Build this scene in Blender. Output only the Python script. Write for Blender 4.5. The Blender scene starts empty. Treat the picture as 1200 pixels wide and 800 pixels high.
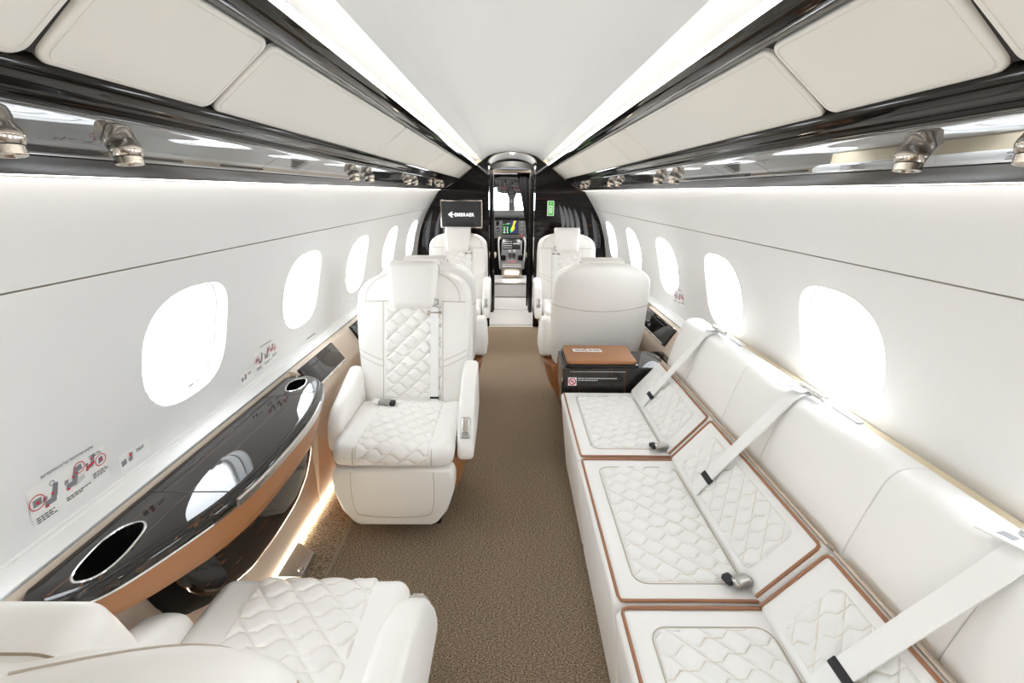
import bpy, bmesh, math, random
import numpy as np
from mathutils import Vector, Matrix, Quaternion
random.seed(4)
S = bpy.context.scene
COL = S.collection
PI = math.pi

# ------------------------------------------------------------------ materials
def mat(name, col, rough=.5, metal=0., ior=1.5, coat=0., emit=None, estr=0., bump=None, spec=None):
    m = bpy.data.materials.new(name); m.use_nodes = True
    nt = m.node_tree; b = nt.nodes['Principled BSDF']
    b.inputs['Base Color'].default_value = (*col, 1)
    b.inputs['Roughness'].default_value = rough
    b.inputs['Metallic'].default_value = metal
    b.inputs['IOR'].default_value = ior
    b.inputs['Coat Weight'].default_value = coat
    b.inputs['Coat Roughness'].default_value = .02
    if spec is not None: b.inputs['Specular IOR Level'].default_value = spec
    if emit:
        b.inputs['Emission Color'].default_value = (*emit, 1)
        b.inputs['Emission Strength'].default_value = estr
    if bump:
        sc, st, dist = bump
        tc = nt.nodes.new('ShaderNodeTexCoord'); n = nt.nodes.new('ShaderNodeTexNoise')
        n.inputs['Scale'].default_value = sc; n.inputs['Detail'].default_value = 3
        nt.links.new(tc.outputs['Object'], n.inputs['Vector'])
        bp = nt.nodes.new('ShaderNodeBump'); bp.inputs['Strength'].default_value = st; bp.inputs['Distance'].default_value = dist
        nt.links.new(n.outputs['Fac'], bp.inputs['Height']); nt.links.new(bp.outputs['Normal'], b.inputs['Normal'])
    return m

def ebony(name, axis, base=(.011, .009, .008), streak=(.13, .05, .022), ior=1.42, amount=.62, grain=.014, coat=.25):
    m = mat(name, base, .045, 0, ior, coat)
    nt = m.node_tree; b = nt.nodes['Principled BSDF']
    tc = nt.nodes.new('ShaderNodeTexCoord'); mp = nt.nodes.new('ShaderNodeMapping')
    sc = [52., 52., 52.]; sc['XYZ'.index(axis)] = .25
    mp.inputs['Scale'].default_value = sc
    n = nt.nodes.new('ShaderNodeTexNoise'); n.inputs['Scale'].default_value = 1.; n.inputs['Detail'].default_value = 2
    r = nt.nodes.new('ShaderNodeValToRGB'); e = r.color_ramp.elements
    e[0].position = amount; e[0].color = (*base, 1); e[1].position = amount + .018; e[1].color = (*streak, 1)
    x = e.new(amount + .04); x.color = (*base, 1)
    mp2 = nt.nodes.new('ShaderNodeMapping'); sc2 = [160., 160., 160.]; sc2['XYZ'.index(axis)] = 1.2
    mp2.inputs['Scale'].default_value = sc2
    n2 = nt.nodes.new('ShaderNodeTexNoise'); n2.inputs['Scale'].default_value = 1.
    mx = nt.nodes.new('ShaderNodeMix'); mx.data_type = 'RGBA'; mx.blend_type = 'ADD'; mx.inputs[0].default_value = 1.
    r2 = nt.nodes.new('ShaderNodeValToRGB'); r2.color_ramp.elements[0].position = .45
    r2.color_ramp.elements[0].color = (0, 0, 0, 1); r2.color_ramp.elements[1].color = (grain, grain * .8, grain * .66, 1)
    L = nt.links.new
    L(tc.outputs['Object'], mp.inputs['Vector']); L(mp.outputs['Vector'], n.inputs['Vector']); L(n.outputs['Fac'], r.inputs['Fac'])
    L(tc.outputs['Object'], mp2.inputs['Vector']); L(mp2.outputs['Vector'], n2.inputs['Vector']); L(n2.outputs['Fac'], r2.inputs['Fac'])
    L(r.outputs['Color'], mx.inputs['A']); L(r2.outputs['Color'], mx.inputs['B']); L(mx.outputs['Result'], b.inputs['Base Color'])
    return m

def carpet_mat():
    m = mat('carpet', (.2, .15, .11), .95, spec=.1)
    nt = m.node_tree; b = nt.nodes['Principled BSDF']; L = nt.links.new
    tc = nt.nodes.new('ShaderNodeTexCoord'); mp = nt.nodes.new('ShaderNodeMapping'); mp.inputs['Scale'].default_value = (150, 330, 280)
    n = nt.nodes.new('ShaderNodeTexNoise'); n.inputs['Scale'].default_value = 1.; n.inputs['Detail'].default_value = 3
    L(tc.outputs['Object'], mp.inputs['Vector']); L(mp.outputs['Vector'], n.inputs['Vector'])
    r = nt.nodes.new('ShaderNodeValToRGB'); e = r.color_ramp.elements
    e[0].position = .36; e[0].color = (.115, .080, .052, 1); e[1].position = .66; e[1].color = (.52, .43, .33, 1)
    x = e.new(.5); x.color = (.265, .200, .140, 1)
    L(n.outputs['Fac'], r.inputs['Fac']); L(r.outputs['Color'], b.inputs['Base Color'])
    bp = nt.nodes.new('ShaderNodeBump'); bp.inputs['Strength'].default_value = .7; bp.inputs['Distance'].default_value = .004
    L(n.outputs['Fac'], bp.inputs['Height']); L(bp.outputs['Normal'], b.inputs['Normal'])
    return m

M = {}
M['wall'] = mat('wall_white', (.76, .76, .755), .55)
M['dado'] = mat('dado_white', (.78, .785, .775), .5)
M['ceil'] = mat('ceiling_white', (.72, .725, .72), .7)
M['bin'] = mat('bin_leather', (.76, .735, .68), .5, bump=(900, .08, .001))
M['binst'] = mat('bin_stitch', (.70, .675, .62), .7)
M['leather'] = mat('white_leather', (.875, .86, .83), .42, bump=(700, .06, .001))
M['leather2'] = mat('sofa_leather', (.83, .825, .81), .45, bump=(700, .06, .001))
M['seam'] = mat('seam_thread', (.50, .44, .36), .8)
M['seamdark'] = mat('seam_thread_dark', (.33, .27, .20), .8)
M['brown'] = mat('caramel_leather', (.34, .148, .058), .45, bump=(800, .1, .001))
M['pipe'] = mat('caramel_piping', (.33, .15, .075), .5)
M['tan'] = mat('tan_leather', (.60, .50, .405), .5)
M['cream'] = mat('cream_leather', (.78, .68, .50), .5)
M['eb_y'] = ebony('ebony_along', 'Y')
M['eb_x'] = ebony('ebony_across', 'X', base=(.006,.005,.005), streak=(.07, .03, .014), ior=1.33, grain=.006, coat=0.)
M['eb_z'] = ebony('ebony_upright', 'Z', streak=(.12, .05, .022), ior=1.5)
M['trim'] = ebony('ebony_trim', 'Y', base=(.008,.007,.006), streak=(.05, .022, .012), ior=1.38, amount=.66, coat=0., grain=.008)
M['trim2'] = mat('dark_brown_gloss', (.016, .010, .007), .22, 0, 1.22)
M['psu'] = mat('smoked_mirror', (.12, .12, .118), .02, .45, 1.8, .6)
M['black'] = mat('black_gloss', (.008, .008, .008), .12)
M['blackm'] = mat('black_matte', (.012, .012, .013), .6)
M['gap'] = mat('shadow_gap', (.03, .027, .024), .8)
M['groove'] = mat('groove_beige', (.46, .43, .37), .8)
M['chrome'] = mat('brushed_nickel', (.62, .59, .55), .22, 1.)
M['bronze'] = mat('champagne_nickel', (.50, .455, .40), .2, 1.)
M['steel'] = mat('satin_steel', (.58, .57, .55), .35, 1.)
M['chromeh'] = mat('polished_chrome', (.82, .82, .82), .08, 1.)
M['floorsteel'] = mat('sill_metal', (.78, .78, .78), .3, .15)
M['quiltseam_shade'] = mat('quilt_stitch_shade', (.71, .66, .57), .8)  # stitch thread beige that also paints shading into the quilt grooves
M['web'] = mat('belt_webbing', (.86, .86, .85), .6, bump=(1500, .15, .001))
M['gun'] = mat('gunmetal', (.40, .385, .36), .3, 1.)
M['grey'] = mat('grey_plastic', (.30, .30, .31), .4)
M['dgrey'] = mat('panel_grey', (.21, .215, .225), .45)
M['lgrey'] = mat('light_grey_plastic', (.66, .66, .66), .4)
M['white'] = mat('white_plastic', (.85, .85, .85), .4)
M['ink'] = mat('black_ink', (.05, .05, .055), .7)
M['inkg'] = mat('grey_ink', (.22, .22, .24), .7)
M['red'] = mat('red_ink', (.60, .03, .05), .6)
M['paper'] = mat('label_film', (.82, .82, .805), .5)
M['screen'] = mat('screen_dark', (.02, .02, .023), .3)
M['logo'] = mat('screen_logo', (.8, .8, .8), .5, emit=(1, 1, 1), estr=.9)
M['green'] = mat('exit_green', (.03, .30, .02), .4, emit=(.10, .60, .04), estr=.3)
M['signw'] = mat('exit_white', (.85, .85, .85), .4, emit=(1, 1, 1), estr=.3)
M['led'] = mat('led_warm', (1, .95, .88), .5, emit=(1, .96, .89), estr=12.)
M['ledw'] = mat('led_wall', (1, .95, .88), .5, emit=(1, .95, .87), estr=6.)
M['ledf'] = mat('led_floor', (1, .9, .75), .5, emit=(1, .88, .68), estr=32.)
M['lamp'] = mat('lamp_warm', (1, .95, .85), .5, emit=(1, .9, .7), estr=8)
M['avg'] = mat('avionics_green', (.02, .3, .05), .4, emit=(.05, .8, .2), estr=.8)
M['avy'] = mat('avionics_yellow', (.5, .45, .02), .4, emit=(.8, .75, .05), estr=.8)
M['avb'] = mat('avionics_blue', (.02, .02, .10), .4, emit=(.05, .06, .13), estr=.5)
M['avw'] = mat('avionics_white', (.6, .6, .6), .4, emit=(.9, .9, .95), estr=.6)
M['avr'] = mat('avionics_red', (.5, .02, .03), .4, emit=(.9, .05, .08), estr=.7)
M['slat'] = mat('smoked_slat', (.16, .16, .17), .2, 0, 1.6)
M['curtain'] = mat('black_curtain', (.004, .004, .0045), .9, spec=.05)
M['carpet'] = carpet_mat()
def glass():
    m = bpy.data.materials.new('window_acrylic'); m.use_nodes = True; nt = m.node_tree
    for n in list(nt.nodes): nt.nodes.remove(n)
    o = nt.nodes.new('ShaderNodeOutputMaterial'); t = nt.nodes.new('ShaderNodeBsdfTransparent'); g = nt.nodes.new('ShaderNodeBsdfGlossy')
    g.inputs['Roughness'].default_value = .02
    mx = nt.nodes.new('ShaderNodeMixShader'); mx.inputs['Fac'].default_value = .05
    t.inputs['Color'].default_value = (.97, .98, .98, 1)
    nt.links.new(t.outputs[0], mx.inputs[1]); nt.links.new(g.outputs[0], mx.inputs[2]); nt.links.new(mx.outputs[0], o.inputs['Surface'])
    return m
M['glass'] = glass()

# ------------------------------------------------------------------ mesh kit
ORG = {}
class MB:
    def __init__(s): s.v = []; s.f = []; s.m = []; s.n = 0
    def add(s, v, f, mi=0):
        v = np.asarray(v, float).reshape(-1, 3)
        s.v.append(v); k = s.n
        s.f.extend([tuple(i + k for i in q) for q in f]); s.m.extend([mi] * len(f)); s.n += len(v); return s
    def build_each(s, name, m, parent):
        k = 0; fi = 0
        for v in s.v:
            b = MB(); n = len(v); fs = []
            while fi < len(s.f) and s.f[fi][0] < k + n: fs.append(tuple(i - k for i in s.f[fi])); fi += 1
            b.add(v, fs); b.build(name, m, parent); k += n
    def build(s, name, mats, parent=None, sharp=35, flat=False, shift=None):
        if not isinstance(mats, (list, tuple)): mats = [mats]
        V = np.concatenate(s.v)
        org = np.array(ORG.get(parent.name, (0, 0, 0)) if parent else (shift if shift is not None else (0, 0, 0)), float)
        V = V - org
        me = bpy.data.meshes.new(name); me.from_pydata([tuple(p) for p in V], [], s.f)
        for x in mats: me.materials.append(x)
        me.polygons.foreach_set('material_index', s.m)
        bm = bmesh.new(); bm.from_mesh(me); bmesh.ops.remove_doubles(bm, verts=bm.verts, dist=2e-6)
        bmesh.ops.recalc_face_normals(bm, faces=bm.faces); bm.to_mesh(me); bm.free()
        if not flat:
            me.polygons.foreach_set('use_smooth', [True] * len(me.polygons)); me.set_sharp_from_angle(angle=math.radians(sharp))
        o = bpy.data.objects.new(name, me); COL.objects.link(o)
        if parent: o.parent = parent
        else: o.location = Vector(org)
        ORG[o.name] = tuple(org); return o

def tag(o, label=None, cat=None, group=None, kind=None):
    if label: o['label'] = label
    if cat: o['category'] = cat
    if group: o['group'] = group
    if kind: o['kind'] = kind
    return o
def thing(name, loc, label, cat, group=None):
    o = bpy.data.objects.new(name, None); COL.objects.link(o); o.location = loc; ORG[o.name] = tuple(loc)
    return tag(o, label, cat, group)
def kids(o): return [c for c in bpy.data.objects if c.parent == o]
def copy_tree(o, parent=None):
    c = o.copy(); COL.objects.link(c)
    if parent: c.parent = parent
    for ch in kids(o): copy_tree(ch, c)
    return c

def axis_list(h, r, seg, m):
    a = [-h + r * i / seg for i in range(seg)] if r > 0 else []
    mid = [-(h - r) + 2 * (h - r) * i / m for i in range(m + 1)]
    b = [h - r + r * (i + 1) / seg for i in range(seg)] if r > 0 else []
    return np.array(a + mid + b)
def rbox(mb, size, r, center=(0, 0, 0), seg=4, m=2, deform=None, rot=None, mi=0):
    h = [x / 2 for x in size]; r = min(r, *[x * .999 for x in h])
    if isinstance(m, int): m = (m, m, m)
    A = [axis_list(h[i], r, seg, m[i]) for i in range(3)]
    V = []; F = []
    for ax in range(3):
        u, w = [(1, 2), (2, 0), (0, 1)][ax]
        for sg in (-1, 1):
            k = sum(len(x) for x in V); U, W = np.meshgrid(A[u], A[w], indexing='ij'); P = np.zeros((*U.shape, 3))
            P[..., ax] = sg * h[ax]; P[..., u] = U; P[..., w] = W
            nu, nw = U.shape; V.append(P.reshape(-1, 3))
            for i in range(nu - 1):
                for j in range(nw - 1):
                    q = [k + i * nw + j, k + (i + 1) * nw + j, k + (i + 1) * nw + j + 1, k + i * nw + j + 1]
                    F.append(tuple(q if sg > 0 else q[::-1]))
    V = np.concatenate(V); hh = np.array(h); q = np.clip(V, -(hh - r), hh - r); d = V - q
    # map L-inf shell to sphere
    a = d / r; n = np.linalg.norm(a, axis=1); big = n > 1e-9
    t = np.tan(a * PI / 4) if True else a
    nn = np.linalg.norm(t, axis=1); a[big] = t[big] / nn[big][:, None] * np.max(np.abs(t[big]), axis=1)[:, None] if big.any() else a[big]
    V = q + a * r
    if deform is not None: V = deform(V)
    if rot is not None: V = V @ np.array(rot).T
    mb.add(V + np.array(center), F, mi); return mb
def loft(mb, rings, cap=True, mi=0, closed=True):
    n = len(rings[0]); V = np.concatenate([np.asarray(r, float) for r in rings]); F = []
    for i in range(len(rings) - 1):
        for j in range(n if closed else n - 1):
            k = (j + 1) % n; F.append((i * n + j, i * n + k, (i + 1) * n + k, (i + 1) * n + j))
    if cap and closed:
        F.append(tuple(range(n))[::-1]); F.append(tuple((len(rings) - 1) * n + j for j in range(n)))
    mb.add(V, F, mi); return mb
def sell(a, b, n, N=40):
    t = np.arange(N) * 2 * PI / N; ct, st = np.cos(t), np.sin(t)
    return np.stack([a * np.sign(ct) * np.abs(ct) ** (2 / n), b * np.sign(st) * np.abs(st) ** (2 / n)], 1)
def frames(path):
    P = np.asarray(path, float); T = np.gradient(P, axis=0); T /= np.linalg.norm(T, axis=1)[:, None] + 1e-12; return P, T
def tube(mb, path, r, n=8, closed=False, mi=0, cap=True):
    P = np.asarray(path, float)
    if closed: T = np.roll(P, -1, 0) - np.roll(P, 1, 0)
    else: T = np.gradient(P, axis=0)
    T /= np.linalg.norm(T, axis=1)[:, None] + 1e-12
    up = np.array([0, 0, 1.]) if abs(T[0][2]) < .9 else np.array([1., 0, 0]); rings = []
    x = np.cross(up, T[0]); x /= np.linalg.norm(x)
    for p, t in zip(P, T):
        x = x - t * np.dot(x, t); x /= np.linalg.norm(x) + 1e-12; y = np.cross(t, x)
        a = np.arange(n) * 2 * PI / n; rings.append(p + r * (np.cos(a)[:, None] * x + np.sin(a)[:, None] * y))
    if closed: rings.append(rings[0]); loft(mb, rings, False, mi)
    else: loft(mb, rings, cap, mi)
    return mb
def ribbon(mb, path, wdir, w, t, mi=0):
    P, T = frames(path); W = np.array(wdir, float); W /= np.linalg.norm(W); rings = []
    for p, tt in zip(P, T):
        n = np.cross(tt, W); n /= np.linalg.norm(n) + 1e-12
        rings.append([p - W * w / 2 - n * t / 2, p + W * w / 2 - n * t / 2, p + W * w / 2 + n * t / 2, p - W * w / 2 + n * t / 2])
    loft(mb, rings, True, mi); return mb
def lathe(mb, prof, base, axis, n=24, mi=0):
    ax = np.array(axis, float); ax /= np.linalg.norm(ax); u = np.cross(ax, [0, 1, 0] if abs(ax[1]) < .9 else [1, 0, 0]); u /= np.linalg.norm(u); w = np.cross(ax, u)
    a = np.arange(n) * 2 * PI / n
    loft(mb, [np.array(base) + ax * h + r * (np.cos(a)[:, None] * u + np.sin(a)[:, None] * w) for r, h in prof], True, mi); return mb
def prism(mb, poly, fn, d0, d1, bevel=0., seg=3, mi=0):
    """poly: 2-D outline; fn(p, q, d) -> 3-D; between depths d0 and d1, edges rounded by bevel"""
    bm = bmesh.new(); A = [bm.verts.new((p, q, d0)) for p, q in poly]; B = [bm.verts.new((p, q, d1)) for p, q in poly]; n = len(poly)
    bm.faces.new(A[::-1]); bm.faces.new(B)
    for i in range(n): bm.faces.new((A[i], A[(i + 1) % n], B[(i + 1) % n], B[i]))
    bmesh.ops.recalc_face_normals(bm, faces=bm.faces)
    if bevel > 0:
        es = [e for e in bm.edges if len(e.link_faces) == 2 and e.calc_face_angle(0) > .3]
        bmesh.ops.bevel(bm, geom=es, offset=bevel, segments=seg, profile=.5, affect='EDGES', clamp_overlap=True)
    bm.verts.index_update()
    mb.add([fn(*v.co) for v in bm.verts], [tuple(v.index for v in f.verts) for f in bm.faces], mi); bm.free(); return mb
def bez(pts, n=24):
    """Catmull-Rom through points"""
    P = [np.array(p, float) for p in pts]; P = [2 * P[0] - P[1]] + P + [2 * P[-1] - P[-2]]; out = []
    for i in range(1, len(P) - 2):
        for k in range(n):
            t = k / n; a, b, c_, d = P[i - 1:i + 3]
            out.append(.5 * ((2 * b) + (-a + c_) * t + (2 * a - 5 * b + 4 * c_ - d) * t * t + (-a + 3 * b - 3 * c_ + d) * t ** 3))
    out.append(P[-2]); return np.array(out)
def rrect(w, h, r, n=6):
    out = []
    for cx, cy, a0 in ((w / 2 - r, h / 2 - r, 0), (-w / 2 + r, h / 2 - r, PI / 2), (-w / 2 + r, -h / 2 + r, PI), (w / 2 - r, -h / 2 + r, 1.5 * PI)):
        out += [(cx + r * math.cos(a0 + k * PI / 2 / n), cy + r * math.sin(a0 + k * PI / 2 / n)) for k in range(n + 1)]
    return out

def quilt(p, q, B=.056, A=.062, H=.010, ribs=True, mir=1, dist=False):
    p = p * mir
    a = (p + q) / math.sqrt(2); b = (q - p) / math.sqrt(2)
    k = np.floor(b / B); t = b / B - k
    d1 = np.minimum(t, 1 - t) * B
    if dist: H = 0.
    g = np.where(t < .25, t, np.where(t > .75, t - .5, .25))
    aa = a + (.5 * k + g) * B
    j = np.floor(aa / A); s_ = aa / A - j; d2 = np.minimum(s_, 1 - s_) * A
    if dist: return np.minimum(d1, d2)
    h = H * (1 - np.exp(-d1 / .0060)) * (1 - np.exp(-d2 / .0050))
    if ribs:
        alt = ((j + k) % 2 == 0); soft = np.clip((np.minimum(d1, d2) - .006) / .004, 0, 1)
        h = h + alt * soft * .0008 * np.sin(2 * PI * b / .0062)
    return h
def rr_dist(p, q, w, h, r):
    """inside distance to a rounded rectangle of half sizes w, h"""
    dx = np.abs(p) - (w - r); dy = np.abs(q) - (h - r)
    return -(np.hypot(np.maximum(dx, 0), np.maximum(dy, 0)) + np.minimum(np.maximum(dx, dy), 0) - r)
def patch(mb, fn, nrm, W, Hh, res, hfn, rad=.03, sink=.006, mi=0, sd_fn=None):
    """quilted field: fn(p,q)->(N,3) points, nrm(p,q)->(N,3) normals; p in +-W, q in +-Hh"""
    nu = int(2 * W / res); nv = int(2 * Hh / res)
    P, Q = np.meshgrid(np.linspace(-W, W, nu + 1), np.linspace(-Hh, Hh, nv + 1), indexing='ij'); p = P.ravel(); q = Q.ravel()
    d = rr_dist(p, q, W, Hh, rad); e = np.clip(d / .007, 0, 1); h = (hfn(p, q)) * e - sink * (d < .0012)
    V = fn(p, q) + nrm(p, q) * h[:, None]; w = nv + 1
    F = [(i * w + j, (i + 1) * w + j, (i + 1) * w + j + 1, i * w + j + 1) for i in range(nu) for j in range(nv)]
    if sd_fn is None: mb.add(V, F, mi); return mb
    pc = ((P[:-1, :-1] + P[1:, 1:]) / 2).ravel(); qc = ((Q[:-1, :-1] + Q[1:, 1:]) / 2).ravel()
    on = (sd_fn(pc, qc) < res * .42)  # groove faces take the stitch and shading colour
    mb.add(V, F, mi); mb.m[-len(F):] = [1 if k else 0 for k in on]; return mb

def text_geo(body, size=1., bold=0., spacing=1.):
    c = bpy.data.curves.new('t', 'FONT'); c.body = body; c.size = size; c.offset = bold; c.space_character = spacing; c.resolution_u = 2
    o = bpy.data.objects.new('t', c); COL.objects.link(o); bpy.context.view_layer.update()
    me = bpy.data.meshes.new_from_object(o.evaluated_get(bpy.context.evaluated_depsgraph_get()))
    V = np.array([v.co[:] for v in me.vertices]); F = [tuple(p.vertices) for p in me.polygons]
    bpy.data.objects.remove(o); bpy.data.meshes.remove(me); bpy.data.curves.remove(c); return V, F

# ------------------------------------------------------------------ cabin shell
Y0, Y1 = -2.9, 4.85
WALLP = [(.728, 1.414), (.740, 1.397), (.775, 1.345), (.812, 1.29), (.844, 1.2370), (.856, 1.216), (.890, 1.155), (.916, 1.093), (.942, 1.015), (.960, .94), (.974, .855), (.984, .765), (.985, .7115)]
def cr(pts, n=5): return bez([(x, z, 0) for x, z in pts], n)[:, :2]
wallc = cr(WALLP, 5)                       # fine wall curve
wl = np.concatenate([[0], np.cumsum(np.linalg.norm(np.diff(wallc, axis=0), axis=1))])
def wall_at(sd, Y, s_, off=0.):
    """point on a side wall: s_ = distance down the wall, off = distance into the cabin"""
    x = np.interp(s_, wl, wallc[:, 0]); z = np.interp(s_, wl, wallc[:, 1])
    e = .01; tx = np.interp(s_ + e, wl, wallc[:, 0]) - np.interp(s_ - e, wl, wallc[:, 0]); tz = np.interp(s_ + e, wl, wallc[:, 1]) - np.interp(s_ - e, wl, wallc[:, 1])
    n = np.hypot(tx, tz); nx, nz = tz / n, -tx / n     # inward for the right side
    return np.stack([sd * (x + nx * off), np.broadcast_to(Y, np.shape(x)) * np.ones_like(x), z + nz * off], -1)
def s_of_z(z): return float(np.interp(-z, -wallc[:, 1], wl))
def sweep(mb, prof, ya, yb, ny=1, mi=0):
    ys = np.linspace(ya, yb, ny + 1); n = len(prof)
    V = [(p[0], y, p[1]) for y in ys for p in prof]
    F = [(i * n + j, i * n + j + 1, (i + 1) * n + j + 1, (i + 1) * n + j) for i in range(ny) for j in range(n - 1)]
    mb.add(V, F, mi); return mb
def sweepc(mb, prof, ya, yb, mi=0):
    loft(mb, [[(p[0], ya, p[1]) for p in prof], [(p[0], yb, p[1]) for p in prof]], True, mi); return mb

WIN_Y = [-1.90, -1.106, -.312, .482, 1.288, 2.061, 2.834, 3.625, 4.44]
HW, HZ = .184, .176
wn = [0]
s_win = s_of_z(.978); ORD = ['first', 'second', 'third', 'fourth', 'fifth', 'sixth', 'seventh', 'eighth', 'ninth']
S_TOP, S_BOT = s_win - .215, s_win + .215
def side_wall(sd):
    name = 'wall_left' if sd < 0 else 'wall_right'
    mb = MB()
    # closed outer part behind bins, joined to the ceiling edge
    sweep(mb, [(sd * x, z) for x, z in ((.352, 1.666), (.36, 1.72), (.60, 1.70), (.80, 1.55), (.80, 1.43), (.728, 1.414))], Y0, Y1 + .02, 1)
    ss = np.unique(np.concatenate([wl[wl < S_TOP], [S_TOP]]))
    def strip(sa, ya, yb):
        P = [wall_at(sd, 0., np.array([s_])) [0] for s_ in sa]; sweep(mb, [(p[0], p[2]) for p in P], ya, yb, 1)
    # crease is a real groove
    sc = s_of_z(1.2345)
    up_ = [x for x in ss if x < sc - .0022] + [sc - .0022]; dn = [sc + .0022] + [x for x in ss if x > sc + .0022]
    strip(up_, Y0, Y1 + .02); strip(dn, Y0, Y1 + .02)
    g0 = wall_at(sd, 0., np.array([sc - .0022]))[0]; g1 = wall_at(sd, 0., np.array([sc + .0022]))[0]
    k0 = wall_at(sd, 0., np.array([sc - .0022]), -.008)[0]; k1 = wall_at(sd, 0., np.array([sc + .0022]), -.008)[0]
    sweep(mb, [(p[0], p[2]) for p in (g0, k0, k1, g1)], Y0, Y1 + .02, 1, 3)
    sb = np.unique(np.concatenate([[S_BOT], wl[wl > S_BOT]])); strip(sb, Y0, Y1 + .02)
    mid = np.linspace(S_TOP, S_BOT, 25); edges = [Y0]
    for y in WIN_Y: edges += [y - .23, y + .23]
    edges += [Y1 + .02]
    for i in range(0, len(edges), 2): strip(mid, edges[i], edges[i + 1])
    def liner(sa, ya, yb):
        P = [wall_at(sd, 0., np.array([s_]), -.003)[0] for s_ in sa]; sweep(mb, [(p[0], p[2]) for p in P], ya, yb, 1)
    lm_ = np.linspace(S_TOP - .01, S_BOT + .01, 40)
    for y in WIN_Y:
        for e_ in (-.23, .23): liner(lm_, y + e_ - .014, y + e_ + .014)
    for s0_ in (S_TOP, S_BOT): liner(np.linspace(s0_ - .014, s0_ + .014, 6), Y0, Y1 + .02)
    N = 64
    for wi, y in enumerate(WIN_Y):
        hole = sell(HW, HZ, 2.7, N); out = []
        for a, b in hole:
            k = min(.23 / max(abs(a), 1e-9), .215 / max(abs(b), 1e-9)); out.append((a * k, b * k))
        out = np.array(out)
        # square corners for the outer ring
        for cx in (-1, 1):
            for cy in (-1, 1):
                c = np.array([cx * .23, cy * .215]); i = np.argmin(np.linalg.norm(out - c, axis=1)); out[i] = c
        # soft lip: first rings bend outward into the reveal
        rings = []
        for t in np.linspace(0, 1, 8):
            q = out * (1 - t) + hole * t; rings.append(wall_at(sd, y + q[:, 0], s_win - q[:, 1]))
        for off, sh in ((-.002, .994), (-.006, .985), (-.012, .98)):
            q = hole * sh; rings.append(wall_at(sd, y + q[:, 0], s_win - q[:, 1], off))
        loft(mb, rings, False)
        # window: reveal, pane, shade rail, latch
        wn[0] += 1
        rv = MB(); rr = []
        for off, sh in ((-.011, .981), (-.03, .965), (-.034, .95), (-.066, .925), (-.07, .86), (-.078, .85)):
            q = hole * sh; rr.append(wall_at(sd, y + q[:, 0], s_win - q[:, 1], off))
        loft(rv, rr, False)
        side = 'sofa side' if sd > 0 else 'side table side'
        wo = rv.build('window_%d' % wn[0], M['white'])
        tag(wo, '%s oval cabin window from the rear on the %s wall' % (ORD[wi], side), 'window', None, 'structure')
        pn = MB(); q = hole * .87; fr = wall_at(sd, y + q[:, 0], s_win - q[:, 1], -.072); bk = wall_at(sd, y + q[:, 0], s_win - q[:, 1], -.076)
        loft(pn, [fr, bk], True); pn.build('pane', M['glass'], wo)
        tr = MB(); q = hole * .953; tube(tr, wall_at(sd, y + q[:, 0], s_win - q[:, 1], -.033), .0016, 6, True)
        tr.build('shade_track', M['grey'], wo)
        lt = MB()
        pc = wall_at(sd, np.array([y + .03]), np.array([s_win + HZ * .90]), -.026)[0]
        rbox(lt, (.012, .03, .012), .004, pc, 2, 1); lathe(lt, [(.008, 0), (.009, .006), (.006, .012)], pc + np.array([0, .024, .006]), (-sd, 0, .2), 12)
        lt.build('shade_latch', M['lgrey'], wo)
    # dado ledge and lower panel
    sweep(mb, [(sd * x, z) for x, z in ((.985, .7115), (.9835, .7085), (.974, .7075), (.971, .703), (.9365, .692), (.933, .685))], Y0, Y1 + .02, 1, 1)
    if sd < 0:
        sweep(mb, [(sd * x, z) for x, z in ((.933, .685), (.925, .66), (.89, .60), (.88, .45), (.88, .012), (.88, 0))], Y0, 1.785, 1, 2)
        ya = 1.785
    else:
        sweep(mb, [(sd * x, z) for x, z in ((.933, .685), (.925, .66), (.93, .60), (.93, 0))], Y0, 2.12, 1, 2); ya = 2.12
    pr = cr([(.933, .685), (.915, .682), (.895, .668), (.845, .585), (.835, .56), (.838, .50), (.86, .25), (.88, .02), (.88, 0)], 4)
    for a_, b_ in ([(ya, Y1 + .02)] if sd < 0 else [(ya, 2.99), (4.17, Y1 + .02)]): sweep(mb, [(sd * p[0], p[1]) for p in pr], a_, b_, 1, 2)
    if sd > 0: sweep(mb, [(sd * x, z) for x, z in ((.933, .685), (.931, .66), (.93, .60), (.93, 0))], 2.985, 4.175, 1, 2)
    for yy_ in (ya,) if sd < 0 else (ya, 2.99, 4.17): prism(mb, [(sd * p[0], p[1]) for p in pr] + [(sd * .99, 0), (sd * .99, .69)], lambda p, q, d: (p, d, q), yy_ - .001, yy_, 0, mi=2)
    w = mb.build(name, [M['wall'], M['dado'], M['tan'], M['groove']], sharp=25)
    tag(w, 'curved white side wall with oval windows %s' % ('above the sofa' if sd > 0 else 'above the black side table'), 'wall', None, 'structure')
for sd in (-1, 1): side_wall(sd)

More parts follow.
